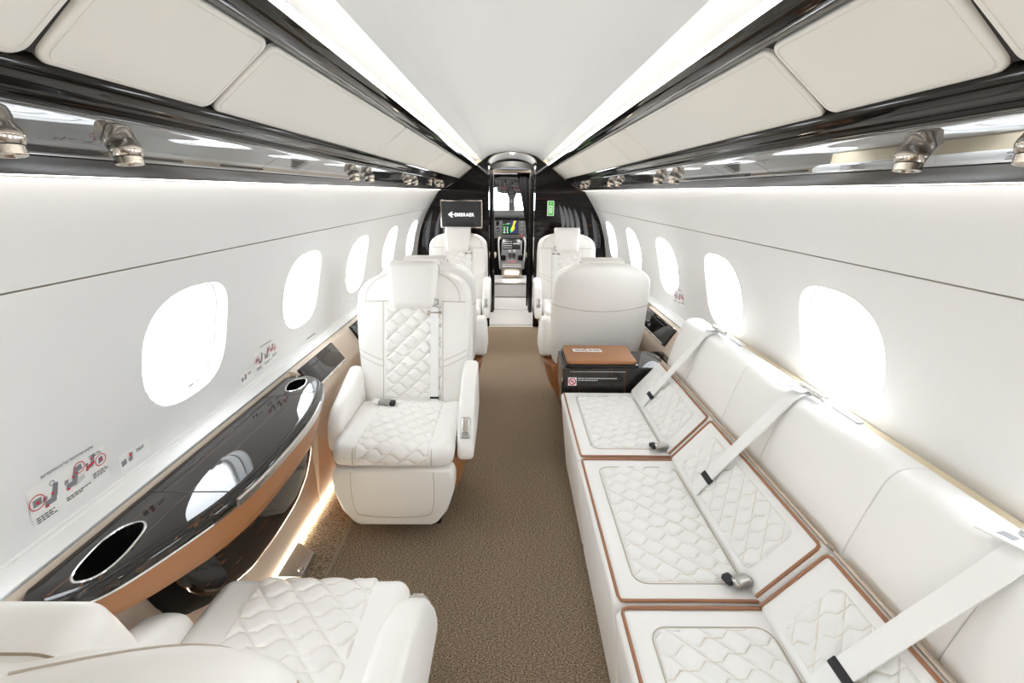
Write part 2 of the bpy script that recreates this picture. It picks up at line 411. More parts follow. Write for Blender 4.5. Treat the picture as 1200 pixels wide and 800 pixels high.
# ceiling
cp = [(x, z) for x, z in ((0, 1.777), (.06, 1.775), (.12, 1.768), (.18, 1.755), (.24, 1.732), (.268, 1.713), (.290, 1.697), (.2985, 1.6905))]
cp = [(-x, z) for x, z in cp[:0:-1]] + cp
pr = cr(cp, 4)
ce = sweep(MB(), [(p[0], p[1]) for p in pr], Y0, Y1 + .02, 1).build('ceiling', M['ceil'])
tag(ce, 'smooth pale grey arched cabin ceiling between two light strips', 'ceiling', None, 'structure')
for sd in (-1, 1):
    cvp = cr([(.2985, 1.6905), (.301, 1.695), (.307, 1.702), (.320, 1.705), (.336, 1.698), (.347, 1.684), (.3525, 1.667)], 4)
    sweep(MB(), [(sd * p[0], p[1]) for p in cvp], Y0, Y1 + .02, 1).build('ceiling_cove', M['wall'], ce)
# floor
for sd in (-1, 1):
    cap = prism(MB(), [(sd * .299, 1.691), (sd * .352, 1.652), (sd * .358, 1.69), (sd * .335, 1.712), (sd * .31, 1.708)], lambda p, q, d: (p, d, q), 4.80, 4.846, .002, 2).build('trim_%d' % (40 + (sd > 0)), M['cream'])
    tag(cap, 'cream end cap of the ceiling light strip at the bulkhead %s' % ('above the exit sign' if sd > 0 else 'above the monitor'), 'trim', None, 'structure')
    vs_ = sweepc(MB(), [(sd * .262, 1.655), (sd * .254, 1.658), (sd * .254, 1.668), (sd * .262, 1.672)], 4.97, 6.28).build('vestibule_fill_strip', M['ledw'])  # added glowing strips to brighten the vestibule ceiling
    tag(vs_, 'thin added fill strip along the vestibule ceiling %s' % ('on the curtain side' if sd > 0 else 'on the monitor side'), 'light')
fl = MB(); sweep(fl, [(-.90, .02), (-.705, .02)], Y0, Y1, 1); sweep(fl, [(-.705, .02), (-.70, .019), (-.70, 0)], Y0, Y1, 1, 1)
sweep(fl, [(-.70, 0), (.70, 0)], Y0, Y1, 1); sweep(fl, [(.705, .02), (.95, .02)], Y0, Y1, 1); sweep(fl, [(.70, 0), (.70, .019), (.705, .02)], Y0, Y1, 1, 1)
f = fl.build('floor', [M['carpet'], M['seamdark']]); tag(f, 'brown tweed cabin carpet with raised strips along the walls', 'floor', None, 'structure')
# rear wall behind the camera
rw = prism(MB(), [(-1.02, -.02), (1.02, -.02), (1.02, 1.85), (-1.02, 1.85)], lambda p, q, d: (p, d, q), Y0 - .03, Y0).build('wall_rear', M['wall'])
tag(rw, 'white rear cabin wall', 'wall', None, 'structure')

# trims, light strips, bins, service panels
BINY = [-.62, .557, .868, 1.888, 2.19, 2.95, 3.26, 4.30, 4.83]
SIDE = {-1: 'on the side table side', 1: 'on the sofa side'}
NTH = ['nearest', 'second', 'third', 'fourth', 'fifth', 'sixth', 'seventh', 'farthest']
tn = 0
def trim(prof, m, label, ya=Y0, yb=Y1):
    global tn; tn += 1
    o = sweepc(MB(), prof, ya, yb).build('trim_%d' % tn, m, sharp=28); tag(o, label, 'trim', None, 'structure'); return o
for sd in (-1, 1):
    s_ = SIDE[sd]
    X = lambda pts: [(sd * x, z) for x, z in pts]
    trim(X([(.352, 1.650), (.357, 1.643), (.365, 1.6345), (.378, 1.6285), (.392, 1.6275), (.402, 1.629), (.42, 1.645), (.40, 1.70), (.37, 1.69)]), M['trim'], 'dark glossy rail along the top of the overhead bins %s' % s_)
    ls = sweepc(MB(), X([(.3518, 1.6515), (.3522, 1.6675), (.366, 1.667), (.366, 1.652)]), Y0, Y1 - .005).build('ceiling_light_strip', M['led'])
    tag(ls, 'warm white light strip along the ceiling edge %s' % s_, 'light')
    trim(cr(X([(.5285, 1.5215), (.5325, 1.516), (.542, 1.509), (.552, 1.503), (.556, 1.4955), (.560, 1.493)]), 3).tolist() + X([(.585, 1.50), (.64, 1.60), (.60, 1.61), (.536, 1.555), (.5275, 1.526)]), M['trim'], 'dark glossy ledge under the overhead bins %s' % s_)
    trim(X([(.655, 1.4415), (.668, 1.434), (.680, 1.4265), (.699, 1.4185), (.704, 1.421), (.72, 1.44), (.67, 1.47)]), M['trim2'], 'dark glossy edge under the service panels %s' % s_)
    wl_ = sweepc(MB(), X([(.704, 1.4205), (.718, 1.4175), (.724, 1.424), (.712, 1.428)]), Y0, Y1 - .005).build('wall_light_strip', M['ledw'])
    tag(wl_, 'warm white light strip at the top of the wall %s' % s_, 'light')
    # backing shell behind the doors
    trim(X([(.405, 1.640), (.525, 1.537), (.56, 1.56), (.45, 1.67)]), M['gap'], 'dark backing behind the overhead bin doors %s' % s_)
    # bin doors
    pa, pb = np.array([.4035, 1.6265]), np.array([.5285, 1.5265]); t = pb - pa; Lw = np.linalg.norm(t); t /= Lw; nrm = np.array([t[1], -t[0]])   # inward/down normal
    if nrm[1] > 0: nrm = -nrm
    for i in range(len(BINY) - 1):
        a, b = BINY[i], BINY[i + 1]; g = .0045 if i < 3 else .0018; far = i > 2
        Lb = b - a - 2 * g; mb = MB()
        rot = np.array([[sd * t[0], 0, sd * nrm[0]], [0, 1, 0], [t[1], 0, nrm[1]]])
        cxz = (pa + pb) / 2 + nrm * (-.009)
        def dfm(V, Lw=Lw):
            V = V.copy(); top = V[:, 2] > 0; V[top, 2] += .006 * (1 - (V[top, 0] / (Lw / 2)) ** 2); return V
        # rounded in plan, thin edge radius
        poly = rrect(Lw - .003, Lb, .02 if not far else .004, 6)
        def fn(p, q, d, rot=rot, c=cxz, y=(a + b) / 2): 
            d2 = d
            v = rot @ np.array([p, q, d2]); return v + np.array([sd * c[0], y, c[1]])
        bm_ = MB(); prism(bm_, poly, fn, -.008, .008, .005, 4)
        # extra crosswise curvature comes from the face fan: add an inner raised field
        lab = '%s%s beige leather overhead bin door %s' % (NTH[i], '' if i in (0, 7) else ' from the camera', s_) if i not in (0, 7) else ('%s beige leather overhead bin door %s' % (NTH[i], s_))
        do = tag(bm_.build('overhead_bin_door', M['bin'], shift=(sd * cxz[0], (a + b) / 2, cxz[1]), sharp=50), lab, 'bin door', 'overhead bin doors %s' % s_)
        ring = np.array(rrect(Lw - .020, Lb - .020, .014, 6)) if Lb > .1 else None
        if ring is not None:
            st = MB(); tube(st, [fn(p, q, .0079) for p, q in ring], .0009, 6, True); st.build('stitched_welt', M['binst'], do)
    # service panels
    pa, pb = np.array([.563, 1.4925]), np.array([.656, 1.4435]); t = pb - pa; Lw = np.linalg.norm(t); t /= Lw; nrm = np.array([t[1], -t[0]])
    if nrm[1] > 0: nrm = -nrm
    PY = [-.6, .20, 1.235, 1.485, 2.45, 2.70, 3.55, 4.83]
    NOZ = {0: (.0,), 1: (.59, .775), 3: (1.87, 2.07), 5: (2.83, 3.05), 6: (4.0, 4.24)}
    for i in range(len(PY) - 1):
        a, b = PY[i], PY[i + 1]
        def fn(p, q, d): 
            v = (pa + pb) / 2 + t * p + nrm * (d - .004); return (sd * v[0], q, v[1])
        def slab(p0, p1, d0, d1, y0, y1, mb, bev=.001, fn=fn): prism(mb, [(p0, y0), (p1, y0), (p1, y1), (p0, y1)], fn, d0, d1, bev, 2)
        mb = MB()
        cross = [(-Lw / 2, .004), (-Lw / 2 + .004, .0055), (-Lw / 4, .0035), (0, .003), (Lw / 4, .0035), (Lw / 2 - .004, .0055), (Lw / 2, .004), (Lw / 2, -.006), (-Lw / 2, -.006)]
        c2 = cr(cross[:7], 4).tolist() + cross[7:]
        loft(mb, [[fn(p, y, d) for p, d in c2] for y in (a + .0012, b - .0012)], True)
        kind = 'speaker panel' if i in (2, 4) else 'service panel'
        o = tag(mb.build('service_panel', M['psu'], shift=fn(0, (a + b) / 2, 0), sharp=30), '%s%s mirror black overhead %s %s' % (NTH[i] if i < 6 else 'farthest', '' if i in (0, 6) else ' from the camera', kind, s_), 'service panel', 'overhead service panels %s' % s_)
        for yn in NOZ.get(i, ()):
            base = np.array(fn(.004, yn, .003)); ax = np.array([-.10 * sd, -.04, -1.]); NK = .74; kz = lambda L_: [(a_ * NK, b_ * NK) for a_, b_ in L_]
            nz = MB(); lathe(nz, kz([(.020, -.014), (.0255, -.002), (.0285, .004), (.0302, .010), (.0300, .015), (.0272, .022), (.0250, .0255), (.0244, .0262)]), base, ax, 32)
            no = nz.build('air_nozzle', M['bronze'], o)
            tp = MB(); lathe(tp, kz([(.0240, .0262), (.0252, .0275), (.0252, .041), (.0235, .0425), (.020, .0425), (.018, .038), (0, .038)]), base, ax, 32); tp.build('nozzle_tip', M['bronze'], no)
            rg_ = MB(); a_ = ax / np.linalg.norm(ax); u = np.cross(a_, [0, 1, 0]); u /= np.linalg.norm(u); w = np.cross(a_, u)
            tube(rg_, [base + a_ * .0265 * NK + .0246 * NK * (math.cos(t_) * u + math.sin(t_) * w) for t_ in np.linspace(0, 2 * PI, 32, endpoint=False)], .0007, 6, True); rg_.build('dark_ring', M['blackm'], no)
        if kind == 'speaker panel':
            sl = MB()
            for k in range(6): slab(-.018 + k * .007, -.0172 + k * .007, .006, .0074, (a + b) / 2 - .05 + .012 * k, (a + b) / 2 + .05, sl, 0)
            sl.build_each('speaker_slot', M['gap'], o)
    # floor light
    fx = .878 if sd < 0 else .928
    fl_ = sweepc(MB(), [(sd * (fx - .008), .021), (sd * fx, .021), (sd * fx, .032), (sd * (fx - .006), .032)], Y0 if sd < 0 else 2.14, Y1 - .01).build('floor_light_strip', M['ledf'])
    tag(fl_, 'warm glowing light strip along the floor edge %s' % s_, 'light')

# ------------------------------------------------------------------ bulkhead
def arch_open(hw=.236, zs=1.672, zt=1.777, n=14):
    return [(hw * math.cos(a), zs + (zt - zs) * math.sin(a)) for a in np.linspace(0, PI, n)]
mb = MB(); arch = [(.236, -.02)] + arch_open() + [(-.236, -.02)]
bot = [(1.05, -.02)] ; outer = [(1.05, -.02), (1.05, 1.2), (.9, 1.75), (.45, 1.88), (-.45, 1.88), (-.9, 1.75), (-1.05, 1.2), (-1.05, -.02)]
oc = [(1.05, -.02)]
for a in np.linspace(0, PI, 14): oc.append((1.06 * math.cos(a), 1.0 + .88 * math.sin(a)))
oc.append((-1.05, -.02))
loft(mb, [[(x, 4.85, z) for x, z in arch], [(x, 4.85, z) for x, z in oc]], False, 0, False)
loft(mb, [[(x, 4.85, z) for x, z in arch], [(x, 4.93, z) for x, z in arch]], False, 0, False)
bk = mb.build('wall_front', M['eb_x'], flat=True); tag(bk, 'black glossy ebony bulkhead with a doorway to the cockpit', 'wall', None, 'structure')
# arched seat recess pads and lens slats on the bulkhead
SL = [(660, 258, 18), (665.6, 261, 20), (671.6, 264, 22), (679, 268, 24), (688, 273, 26), (700, 279, 34)]
sx = [.52, .567, .617, .68, .757, .862]; sz = [1.15, 1.13, 1.11, 1.08, 1.045, 1.0]; sh = [.14, .15, .16, .17, .18, .21]
for sd in (-1, 1):
    for x, z, h in zip(sx, sz, sh):
        lm = MB(); pts = []
        for v in np.linspace(-1, 1, 15):
            w = .021 * max(1 - v * v, .0) ** .75 + .0008; cx = x - .16 * h * v - .02 * (v * v); pts.append([(sd * (cx - w), 4.851, z + v * h), (sd * cx, 4.838, z + v * h), (sd * (cx + w), 4.851, z + v * h), (sd * cx, 4.853, z + v * h)])
        loft(lm, pts, True); lm.build('slat', M['slat'], bk)
# arch edge trim where cabin meets bulkhead
ed = MB(); P = [(.30, 1.69), (.36, 1.652), (.405, 1.624), (.53, 1.522), (.60, 1.476), (.70, 1.419)] + [tuple(p) for p in wallc[::4]]
for sd in (-1, 1): tube(ed, [(sd * x, 4.843, z) for x, z in P], .006, 8)
tag(ed.build('trim_20', M['bronze']), 'thin bronze edge around the black bulkhead', 'trim', None, 'structure')
da = MB(); tube(da, [(x, 4.846, z) for x, z in arch_open()], .006, 8); tag(da.build('trim_21', M['bronze']), 'thin bronze arch over the cockpit doorway', 'trim', None, 'structure')

# ------------------------------------------------------------------ vestibule and cockpit
vb = MB()
for sd in (-1, 1):
    prism(vb, [(sd * .262, -.02), (sd * .40, -.02), (sd * .40, 2.0), (sd * .262, 2.0)], lambda p, q, d: (p, d, q), 4.93, 6.32)
tag(vb.build('wall_vestibule', M['eb_x'], flat=True), 'dark glossy vestibule side walls beyond the doorway', 'wall', None, 'structure')
vc = MB(); pr = [(x * 1.18, z + .025) for x, z in arch_open(n=16)]
sweep(vc, pr, 4.90, 6.4, 1); tag(vc.build('ceiling_vestibule', M['ceil']), 'grey arched vestibule ceiling beyond the doorway', 'ceiling', None, 'structure')
sp = lathe(MB(), [(.024, 0), (.024, .004), (.018, .006), (.0, .006)], (0, 5.35, 1.795), (0, 0, -1), 20).build('ceiling_downlight', M['lamp']); tag(sp, 'small round glowing downlight in the vestibule ceiling', 'light')
vf = MB(); sweep(vf, [(-.262, -.001), (.262, -.001)], 4.85, 6.32, 1); 
tag(vf.build('floor_vestibule', M['floorsteel'], flat=True), 'pale metallic vestibule floor beyond the carpet', 'floor', None, 'structure')
for k, (yy, lab) in enumerate(((4.90, 'bright metal sill strip where the carpet ends'), (5.62, 'thin metal joint strip across the vestibule floor'))):
    o = rbox(MB(), (.5, .03 if k == 0 else .012, .008), .003, (0, yy, .003), 2, 1).build('trim_%d' % (22 + k), M['steel']); tag(o, lab, 'trim', None, 'structure')
st = thing('cockpit_step', (0, 6.6, 0), 'pale grey step up into the cockpit', 'step')
o = MB(); rbox(o, (.54, .7, .19), .01, (0, 6.68, .095), 3, 1); o.build('riser', M['lgrey'], st)
o = MB(); rbox(o, (.52, .03, .012), .004, (0, 6.335, .198), 2, 1); o.build('nosing', M['steel'], st)
# second door frame, black posts and arched header
df = thing('cockpit_door_frame', (0, 5.5, 0), 'black glossy inner door frame with arched header before the cockpit', 'door frame')
for sd in (-1, 1):
    o = MB(); rbox(o, (.040, .06, 1.66), .008, (sd * .232, 5.5, .83), 3, 1); o.build('post', M['black'], df)
    o = MB(); tube(o, [(sd * .205, 5.46, .03), (sd * .205, 5.46, 1.60)], .006, 8); o.build('edge_strip', M['chrome'], df)
hd = MB(); pts = []
for x in np.linspace(-.25, .25, 17):
    z = 1.66 + .035 * (1 - (x / .25) ** 2); pts.append([(x, 5.47, z - .03), (x, 5.53, z - .03), (x, 5.53, z + .03), (x, 5.47, z + .03)])
loft(hd, pts, True); hd.build('header', M['black'], df)
# curtain tied back on the right
cu = MB(); rings = []
for v in np.linspace(0, 1, 30):
    z = 1.61 - v * 1.55
    w0 = .095 * (1 - v / .6) + .0 if v < .6 else 0
    half = .020 + .068 * max(0, 1 - v / .50) ** 1.3; cx = .228 - half * .9
    ring = [(cx + half * math.cos(a) + .004 * math.cos(9 * a), 5.60 + .03 * math.sin(a) + .006 * math.sin(9 * a), z) for a in np.linspace(0, 2 * PI, 48, endpoint=False)]
    rings.append(ring)
loft(cu, rings, True)
cu = cu.build('curtain', M['curtain'], shift=(.18, 5.6, 0)); tag(cu, 'black curtain gathered at the doorway side before the cockpit', 'curtain')

# cockpit
def cw(name, poly, y0, y1, label):
    o = prism(MB(), poly, lambda p, q, d: (p, d, q), y0, y1).build(name, M['blackm'], flat=True); tag(o, label, 'wall', None, 'structure')
for sd, nm in ((-1, 'monitor side'), (1, 'curtain side')):
    cw('wall_cockpit_partition', [(sd * .40, .0), (sd * .95, .0), (sd * .95, 2.0), (sd * .40, 2.0)], 6.30, 6.33, 'dark partition behind the pilot seat, ' + nm)
    cw('wall_cockpit_side', [(sd * .93, .0), (sd * .96, .0), (sd * .96, 2.0), (sd * .93, 2.0)], 6.32, 7.6, 'dark cockpit side wall, ' + nm)
cw('ceiling_cockpit', [(-.96, 1.72), (.96, 1.72), (.96, 1.75), (-.96, 1.75)], 6.3, 7.6, 'dark cockpit ceiling')
cw('wall_cockpit_lintel', [(-.96, 1.70), (.96, 1.70), (.96, 2.0), (-.96, 2.0)], 6.36, 6.39, 'dark wall over the cockpit entrance')
cw('floor_cockpit', [(-.96, -.03), (.96, -.03), (.96, -.004), (-.96, -.004)], 6.3, 7.6, 'dark cockpit floor')
cw('wall_cockpit_front', [(-.96, 0), (.96, 0), (.96, 1.05), (-.96, 1.05)], 7.55, 7.6, 'dark wall below the windshield')
cw('wall_cockpit_brow', [(-.96, 1.46), (.96, 1.46), (.96, 1.75), (-.96, 1.75)], 7.55, 7.6, 'dark wall above the windshield')
hl = MB(); rbox(hl, (.9, .3, .05), .02, (0, 6.75, 1.665), 2, 1); tag(hl.build('trim_30', M['tan']), 'tan headliner above the cockpit overhead panel', 'trim', None, 'structure')
wsn = thing('window_30', (0, 7.2, 1.25), 'bright cockpit windshield in two panes with a grey centre post', 'window'); wsn['kind'] = 'structure'
o = MB(); prism(o, [(-.045, 1.08), (.055, 1.08), (.045, 1.30), (.10, 1.44), (-.09, 1.44), (-.035, 1.30)], lambda p, q, d: (p, d, q), 7.16, 7.22, .008, 2); o.build('centre_post', M['dgrey'], wsn)
for sd in (-1, 1):
    o = MB(); rbox(o, (.84, .008, .36), .003, (sd * .47, 7.42, 1.26), 1, 1); o.build('pane', M['glass'], wsn)
o = MB(); rbox(o, (.02, .012, .05), .004, (.0, 7.15, 1.275), 2, 1); rbox(o, (.022, .01, .016), .004, (-.02, 7.15, 1.262), 2, 1); rbox(o, (.022, .01, .016), .004, (.03, 7.15, 1.262), 2, 1); o.build_each('compass', M['lgrey'], wsn)
def panel_fn(p0, p1, depth=0):   # vertical direction from p0 to p1 in (y,z)
    p0 = np.array(p0); p1 = np.array(p1); t = p1 - p0; L = np.linalg.norm(t); t /= L; n = np.array([-t[1], t[0]])
    if n[0] > 0: n = -n
    return (lambda u, v, d: (u, p0[0] + t[0] * v + n[0] * d, p0[1] + t[1] * v + n[1] * d)), L
def plate(mb, fn, u0, u1, v0, v1, d0, d1, bev=.0, mi=0): prism(mb, [(u0, v0), (u1, v0), (u1, v1), (u0, v1)], fn, d0, d1, bev, 2, mi)
# overhead panel
op = thing('overhead_panel', (0, 7, 1.5), 'dark grey cockpit overhead switch panel above the windshield', 'switch panel')
fn, L = panel_fn((7.10, 1.39), (6.85, 1.60))
o = MB(); prism(o, [(-.20, .03), (-.12, 0), (.14, 0), (.24, .03), (.26, L - .03), (.20, L), (-.16, L), (-.24, L - .03)], fn, 0, .02, .006, 2); o.build('switch_plate', M['dgrey'], op)
rnd = random.Random(5); o1 = MB(); o2 = MB(); o3 = MB(); o4 = MB()
for r in range(6):
    for c in range(13):
        u = -.21 + c * .036 + rnd.uniform(-.006, .006); v = .035 + r * .045; k = rnd.random()
        tgt = o2 if k < .1 else (o1 if k < .5 else o4 if k < .8 else o3)
        plate(tgt, fn, u, u + .014, v, v + .012 + .01 * (k > .3), .02, .028)
o1.build_each('switch', M['lgrey'], op); o2.build_each('warning_light', M['avr'], op); o3.build_each('dial', M['grey'], op); o4.build_each('dark_button', M['black'], op)
# glareshield, instrument panel
ip = thing('instrument_panel', (0, 7, .9), 'grey cockpit instrument panel with two lit displays', 'instrument panel')
o = MB(); rbox(o, (1.5, .35, .03), .012, (0, 7.16, 1.128), 2, 1); o.build('glareshield', M['dgrey'], ip)
fn, L = panel_fn((6.98, 1.045), (6.98, 1.12)); o = MB(); plate(o, fn, -.7, .7, 0, L, 0, .03, .006); o.build('guidance_panel', M['dgrey'], ip)
o = MB()
for k in range(26): plate(o, fn, -.27 + k * .0215, -.27 + k * .0215 + .012, .025 + .014 * (k % 2), .04 + .014 * (k % 2), .03, .04)
o.build_each('knob', M['grey'], ip)
fn, L = panel_fn((6.97, .745), (7.02, 1.05)); o = MB(); plate(o, fn, -.7, .7, 0, L, 0, .03, .004); o.build('fascia', M['dgrey'], ip)
sc = MB(); plate(sc, fn, -.13, .105, .06, .265, .03, .036, .002); so = sc.build('display', M['screen'], ip)
o = MB(); plate(o, fn, -.02, .095, .07, .255, .036, .038); o.build('map_field', M['avb'], so)
o = MB(); prism(o, [(.02, .10), (.05, .14), (.045, .19), (.075, .25), (.035, .25), (.025, .20), (.01, .16), (-.005, .12)], fn, .038, .040); o.build('map_weather', M['avy'], so)
o = MB(); prism(o, [(-.01, .08), (.02, .10), (.03, .13), (.0, .16), (-.015, .12)], fn, .038, .0395)
for r in range(4):
    for c in range(3): plate(o, fn, -.122 + c * .032, -.104 + c * .032, .08 + r * .038, .092 + r * .038, .036, .038)
o.build_each('readout', M['avg'], so)
o = MB()
for c in range(2): plate(o, fn, -.105 + c * .045, -.097 + c * .045, .07, .165, .036, .0385)
plate(o, fn, -.065, -.02, .21, .215, .036, .038); o.build_each('scale_bar', M['avw'], so)
o = MB(); plate(o, fn, -.07, -.03, .20, .25, .036, .037); o.build('warning_field', M['black'], so)
o = MB()
for r in range(4): lathe(o, [(.011, 0), (.010, .014), (0, .014)], fn(.155, .07 + r * .055, .03), (0, -1, 0), 12)
lathe(o, [(.011, 0), (.010, .014), (0, .014)], fn(-.2, .12, .03), (0, -1, 0), 12); o.build_each('rotary_knob', M['lgrey'], ip)
o = MB(); plate(o, fn, .145, .165, .03, .048, .03, .04); o.build_each('warning_light', M['avr'], ip)
o = MB(); plate(o, fn, -.225, -.175, .19, .25, .03, .034); plate(o, fn, -.215, -.18, .10, .15, .03, .034); o.build_each('small_display', M['black'], ip)
# pedestal
pd = thing('centre_pedestal', (0, 6.8, .2), 'grey cockpit centre pedestal with thrust levers below the displays', 'pedestal')
fn, L = panel_fn((6.67, .345), (6.90, .72))
o = MB(); prism(o, [(-.155, 0), (.175, 0), (.185, .10), (.16, .25), (.16, L), (-.14, L), (-.14, .25), (-.165, .10)], fn, -.04, .01, .008, 2); o.build('console', M['dgrey'], pd)
sc = MB(); plate(sc, fn, -.125, .135, .30, .46, .01, .016, .002); so = sc.build('display', M['screen'], pd)
o = MB()
for r in range(4):
    for c in range(6): plate(o, fn, -.115 + c * .022, -.100 + c * .022, .315 + r * .034, .321 + r * .034, .016, .018)
plate(o, fn, .03, .12, .38, .388, .016, .018); o.build_each('readout', M['avw'], so)
o = MB()
for u in (-.02, .045): rbox(o, (.045, .04, .045), .008, fn(u, .245, .05), 2, 1)
o.build_each('lever_knob', M['white'], pd)
o = MB()
for u in (-.02, .045): rbox(o, (.012, .02, .13), .004, fn(u, .20, .03), 2, 1)
rbox(o, (.07, .05, .08), .02, fn(-.115, .16, .02), 2, 1); rbox(o, (.07, .05, .08), .02, fn(.135, .16, .02), 2, 1); o.build_each('lever', M['black'], pd)
o = MB()
for k in range(11): plate(o, fn, -.12 + k * .024, -.106 + k * .024, .05, .066, .01, .02)
plate(o, fn, -.13, .15, .02, .034, .01, .018); o.build_each('switch', M['lgrey'], pd)
o = MB(); plate(o, fn, -.05, -.035, .095, .11, .01, .02); plate(o, fn, .01, .025, .095, .11, .01, .02); plate(o, fn, .05, .065, .095, .11, .01, .02); o.build_each('warning_light', M['avr'], pd)
o = MB(); rbox(o, (.30, .16, .13), .02, (.01, 6.84, .27), 3, 1); o.build('base', M['tan'], pd)
o = MB(); rbox(o, (.20, .012, .045), .005, (.01, 6.757, .275), 2, 1); o.build('step_light', M['lamp'], pd)
for sd in (-1, 1):
    o = MB(); tube(o, bez([(.01 + sd * .165, 6.72, .34), (.01 + sd * .185, 6.78, .52), (.01 + sd * .195, 6.86, .70), (.01 + sd * .18, 6.92, .76), (.01 + sd * .165, 6.95, .74)], 6), .014, 10); o.build('grab_rail', M['white'], pd)
for sd in (-1, 1):
    ps = thing('pilot_seat', (sd * .42, 6.6, .2), 'tan and black pilot seat beside the pedestal, %s' % ('behind the gathered curtain' if sd > 0 else 'on the monitor side'), 'seat', 'pilot seats')
    o = MB(); rbox(o, (.36, .12, .62), .05, (sd * .44, 6.46, .66), 4, 2); o.build('backrest', M['blackm'], ps)
    o = MB(); rbox(o, (.38, .40, .12), .04, (sd * .44, 6.66, .36), 4, 2); o.build('seat_cushion', M['blackm'], ps)
    o = MB(); rbox(o, (.05, .26, .06), .02, (sd * .235, 6.60, .55), 4, 2); o.build('armrest', M['tan'], ps)
    o = MB(); rbox(o, (.26, .28, .18), .02, (sd * .44, 6.66, .22), 3, 1); o.build('base', M['grey'], ps)

# ------------------------------------------------------------------ monitor, exit sign
mo = thing('wall_monitor', (-.49, 4.7, 1.195), 'dark flat screen with white EMBRAER lettering above the front seat', 'monitor')
o = MB(); prism(o, rrect(.412, .268, .012), lambda p, q, d: (p - .495, 4.70 + d, q + 1.19), -.010, .025, .004, 2); o.build('frame', M['bronze'], mo)
o = MB(); prism(o, rrect(.386, .242, .005), lambda p, q, d: (p - .495, 4.70 + d, q + 1.19), -.0125, -.009, 0, 1); sc = o.build('screen', M['screen'], mo)
V, F = text_geo('EMBRAER', .053, .0009, 1.08); wdt = V[:, 0].max()
k = .195 / wdt; o = MB(); o.add(np.stack([V[:, 0] * k - .565, np.full(len(V), 4.6868), V[:, 1] * .85 + 1.170], 1), F)
bd = [(-.625, 1.187), (-.592, 1.212), (-.580, 1.212), (-.596, 1.192), (-.576, 1.1925), (-.572, 1.187), (-.576, 1.1815), (-.596, 1.182), (-.580, 1.158), (-.592, 1.160)]
prism(o, bd, lambda p, q, d: (p, 4.6868 + d, q), -.0004, .0004); o.build('logo', M['logo'], sc, flat=True)
o = MB(); rbox(o, (.10, .13, .10), .01, (-.495, 4.785, 1.19), 2, 1); o.build('bracket', M['black'], mo)
ex = thing('exit_sign', (.392, 4.84, 1.25), 'green exit sign with white pictogram on the black bulkhead', 'sign')
o = MB(); prism(o, rrect(.066, .145, .004), lambda p, q, d: (p + .392, 4.846 + d, q + 1.247), -.012, .004, .001, 1); o.build('frame', M['signw'], ex)
o = MB(); prism(o, rrect(.055, .134, .003), lambda p, q, d: (p + .392, 4.833 + d, q + 1.247), -.001, .002); o.build('face', M['green'], ex)
o = MB()
def sg(poly): prism(o, poly, lambda p, q, d: (p + .392, 4.831 + d, q + 1.247), -.001, .001)
sg([(-.016, -.03), (.016, -.03), (.016, -.025), (-.016, -.025)]); sg([(-.016, .027), (.016, .027), (.016, .022), (-.016, .022)]); sg([(-.016, -.03), (-.011, -.03), (-.011, .027), (-.016, .027)]); sg([(.011, -.03), (.016, -.03), (.016, .027), (.011, .027)])
sg([(-.006, -.02), (.0, -.02), (.004, .0), (-.003, .004)]); sg([(.002, .008), (.007, .008), (.007, .014), (.002, .014)]); sg([(-.005, .046), (.005, .046), (.0, .056)]); sg([(-.018, -.046), (.018, -.046), (.018, -.040), (-.018, -.040)])
o.build('pictogram', M['signw'], ex, flat=True)

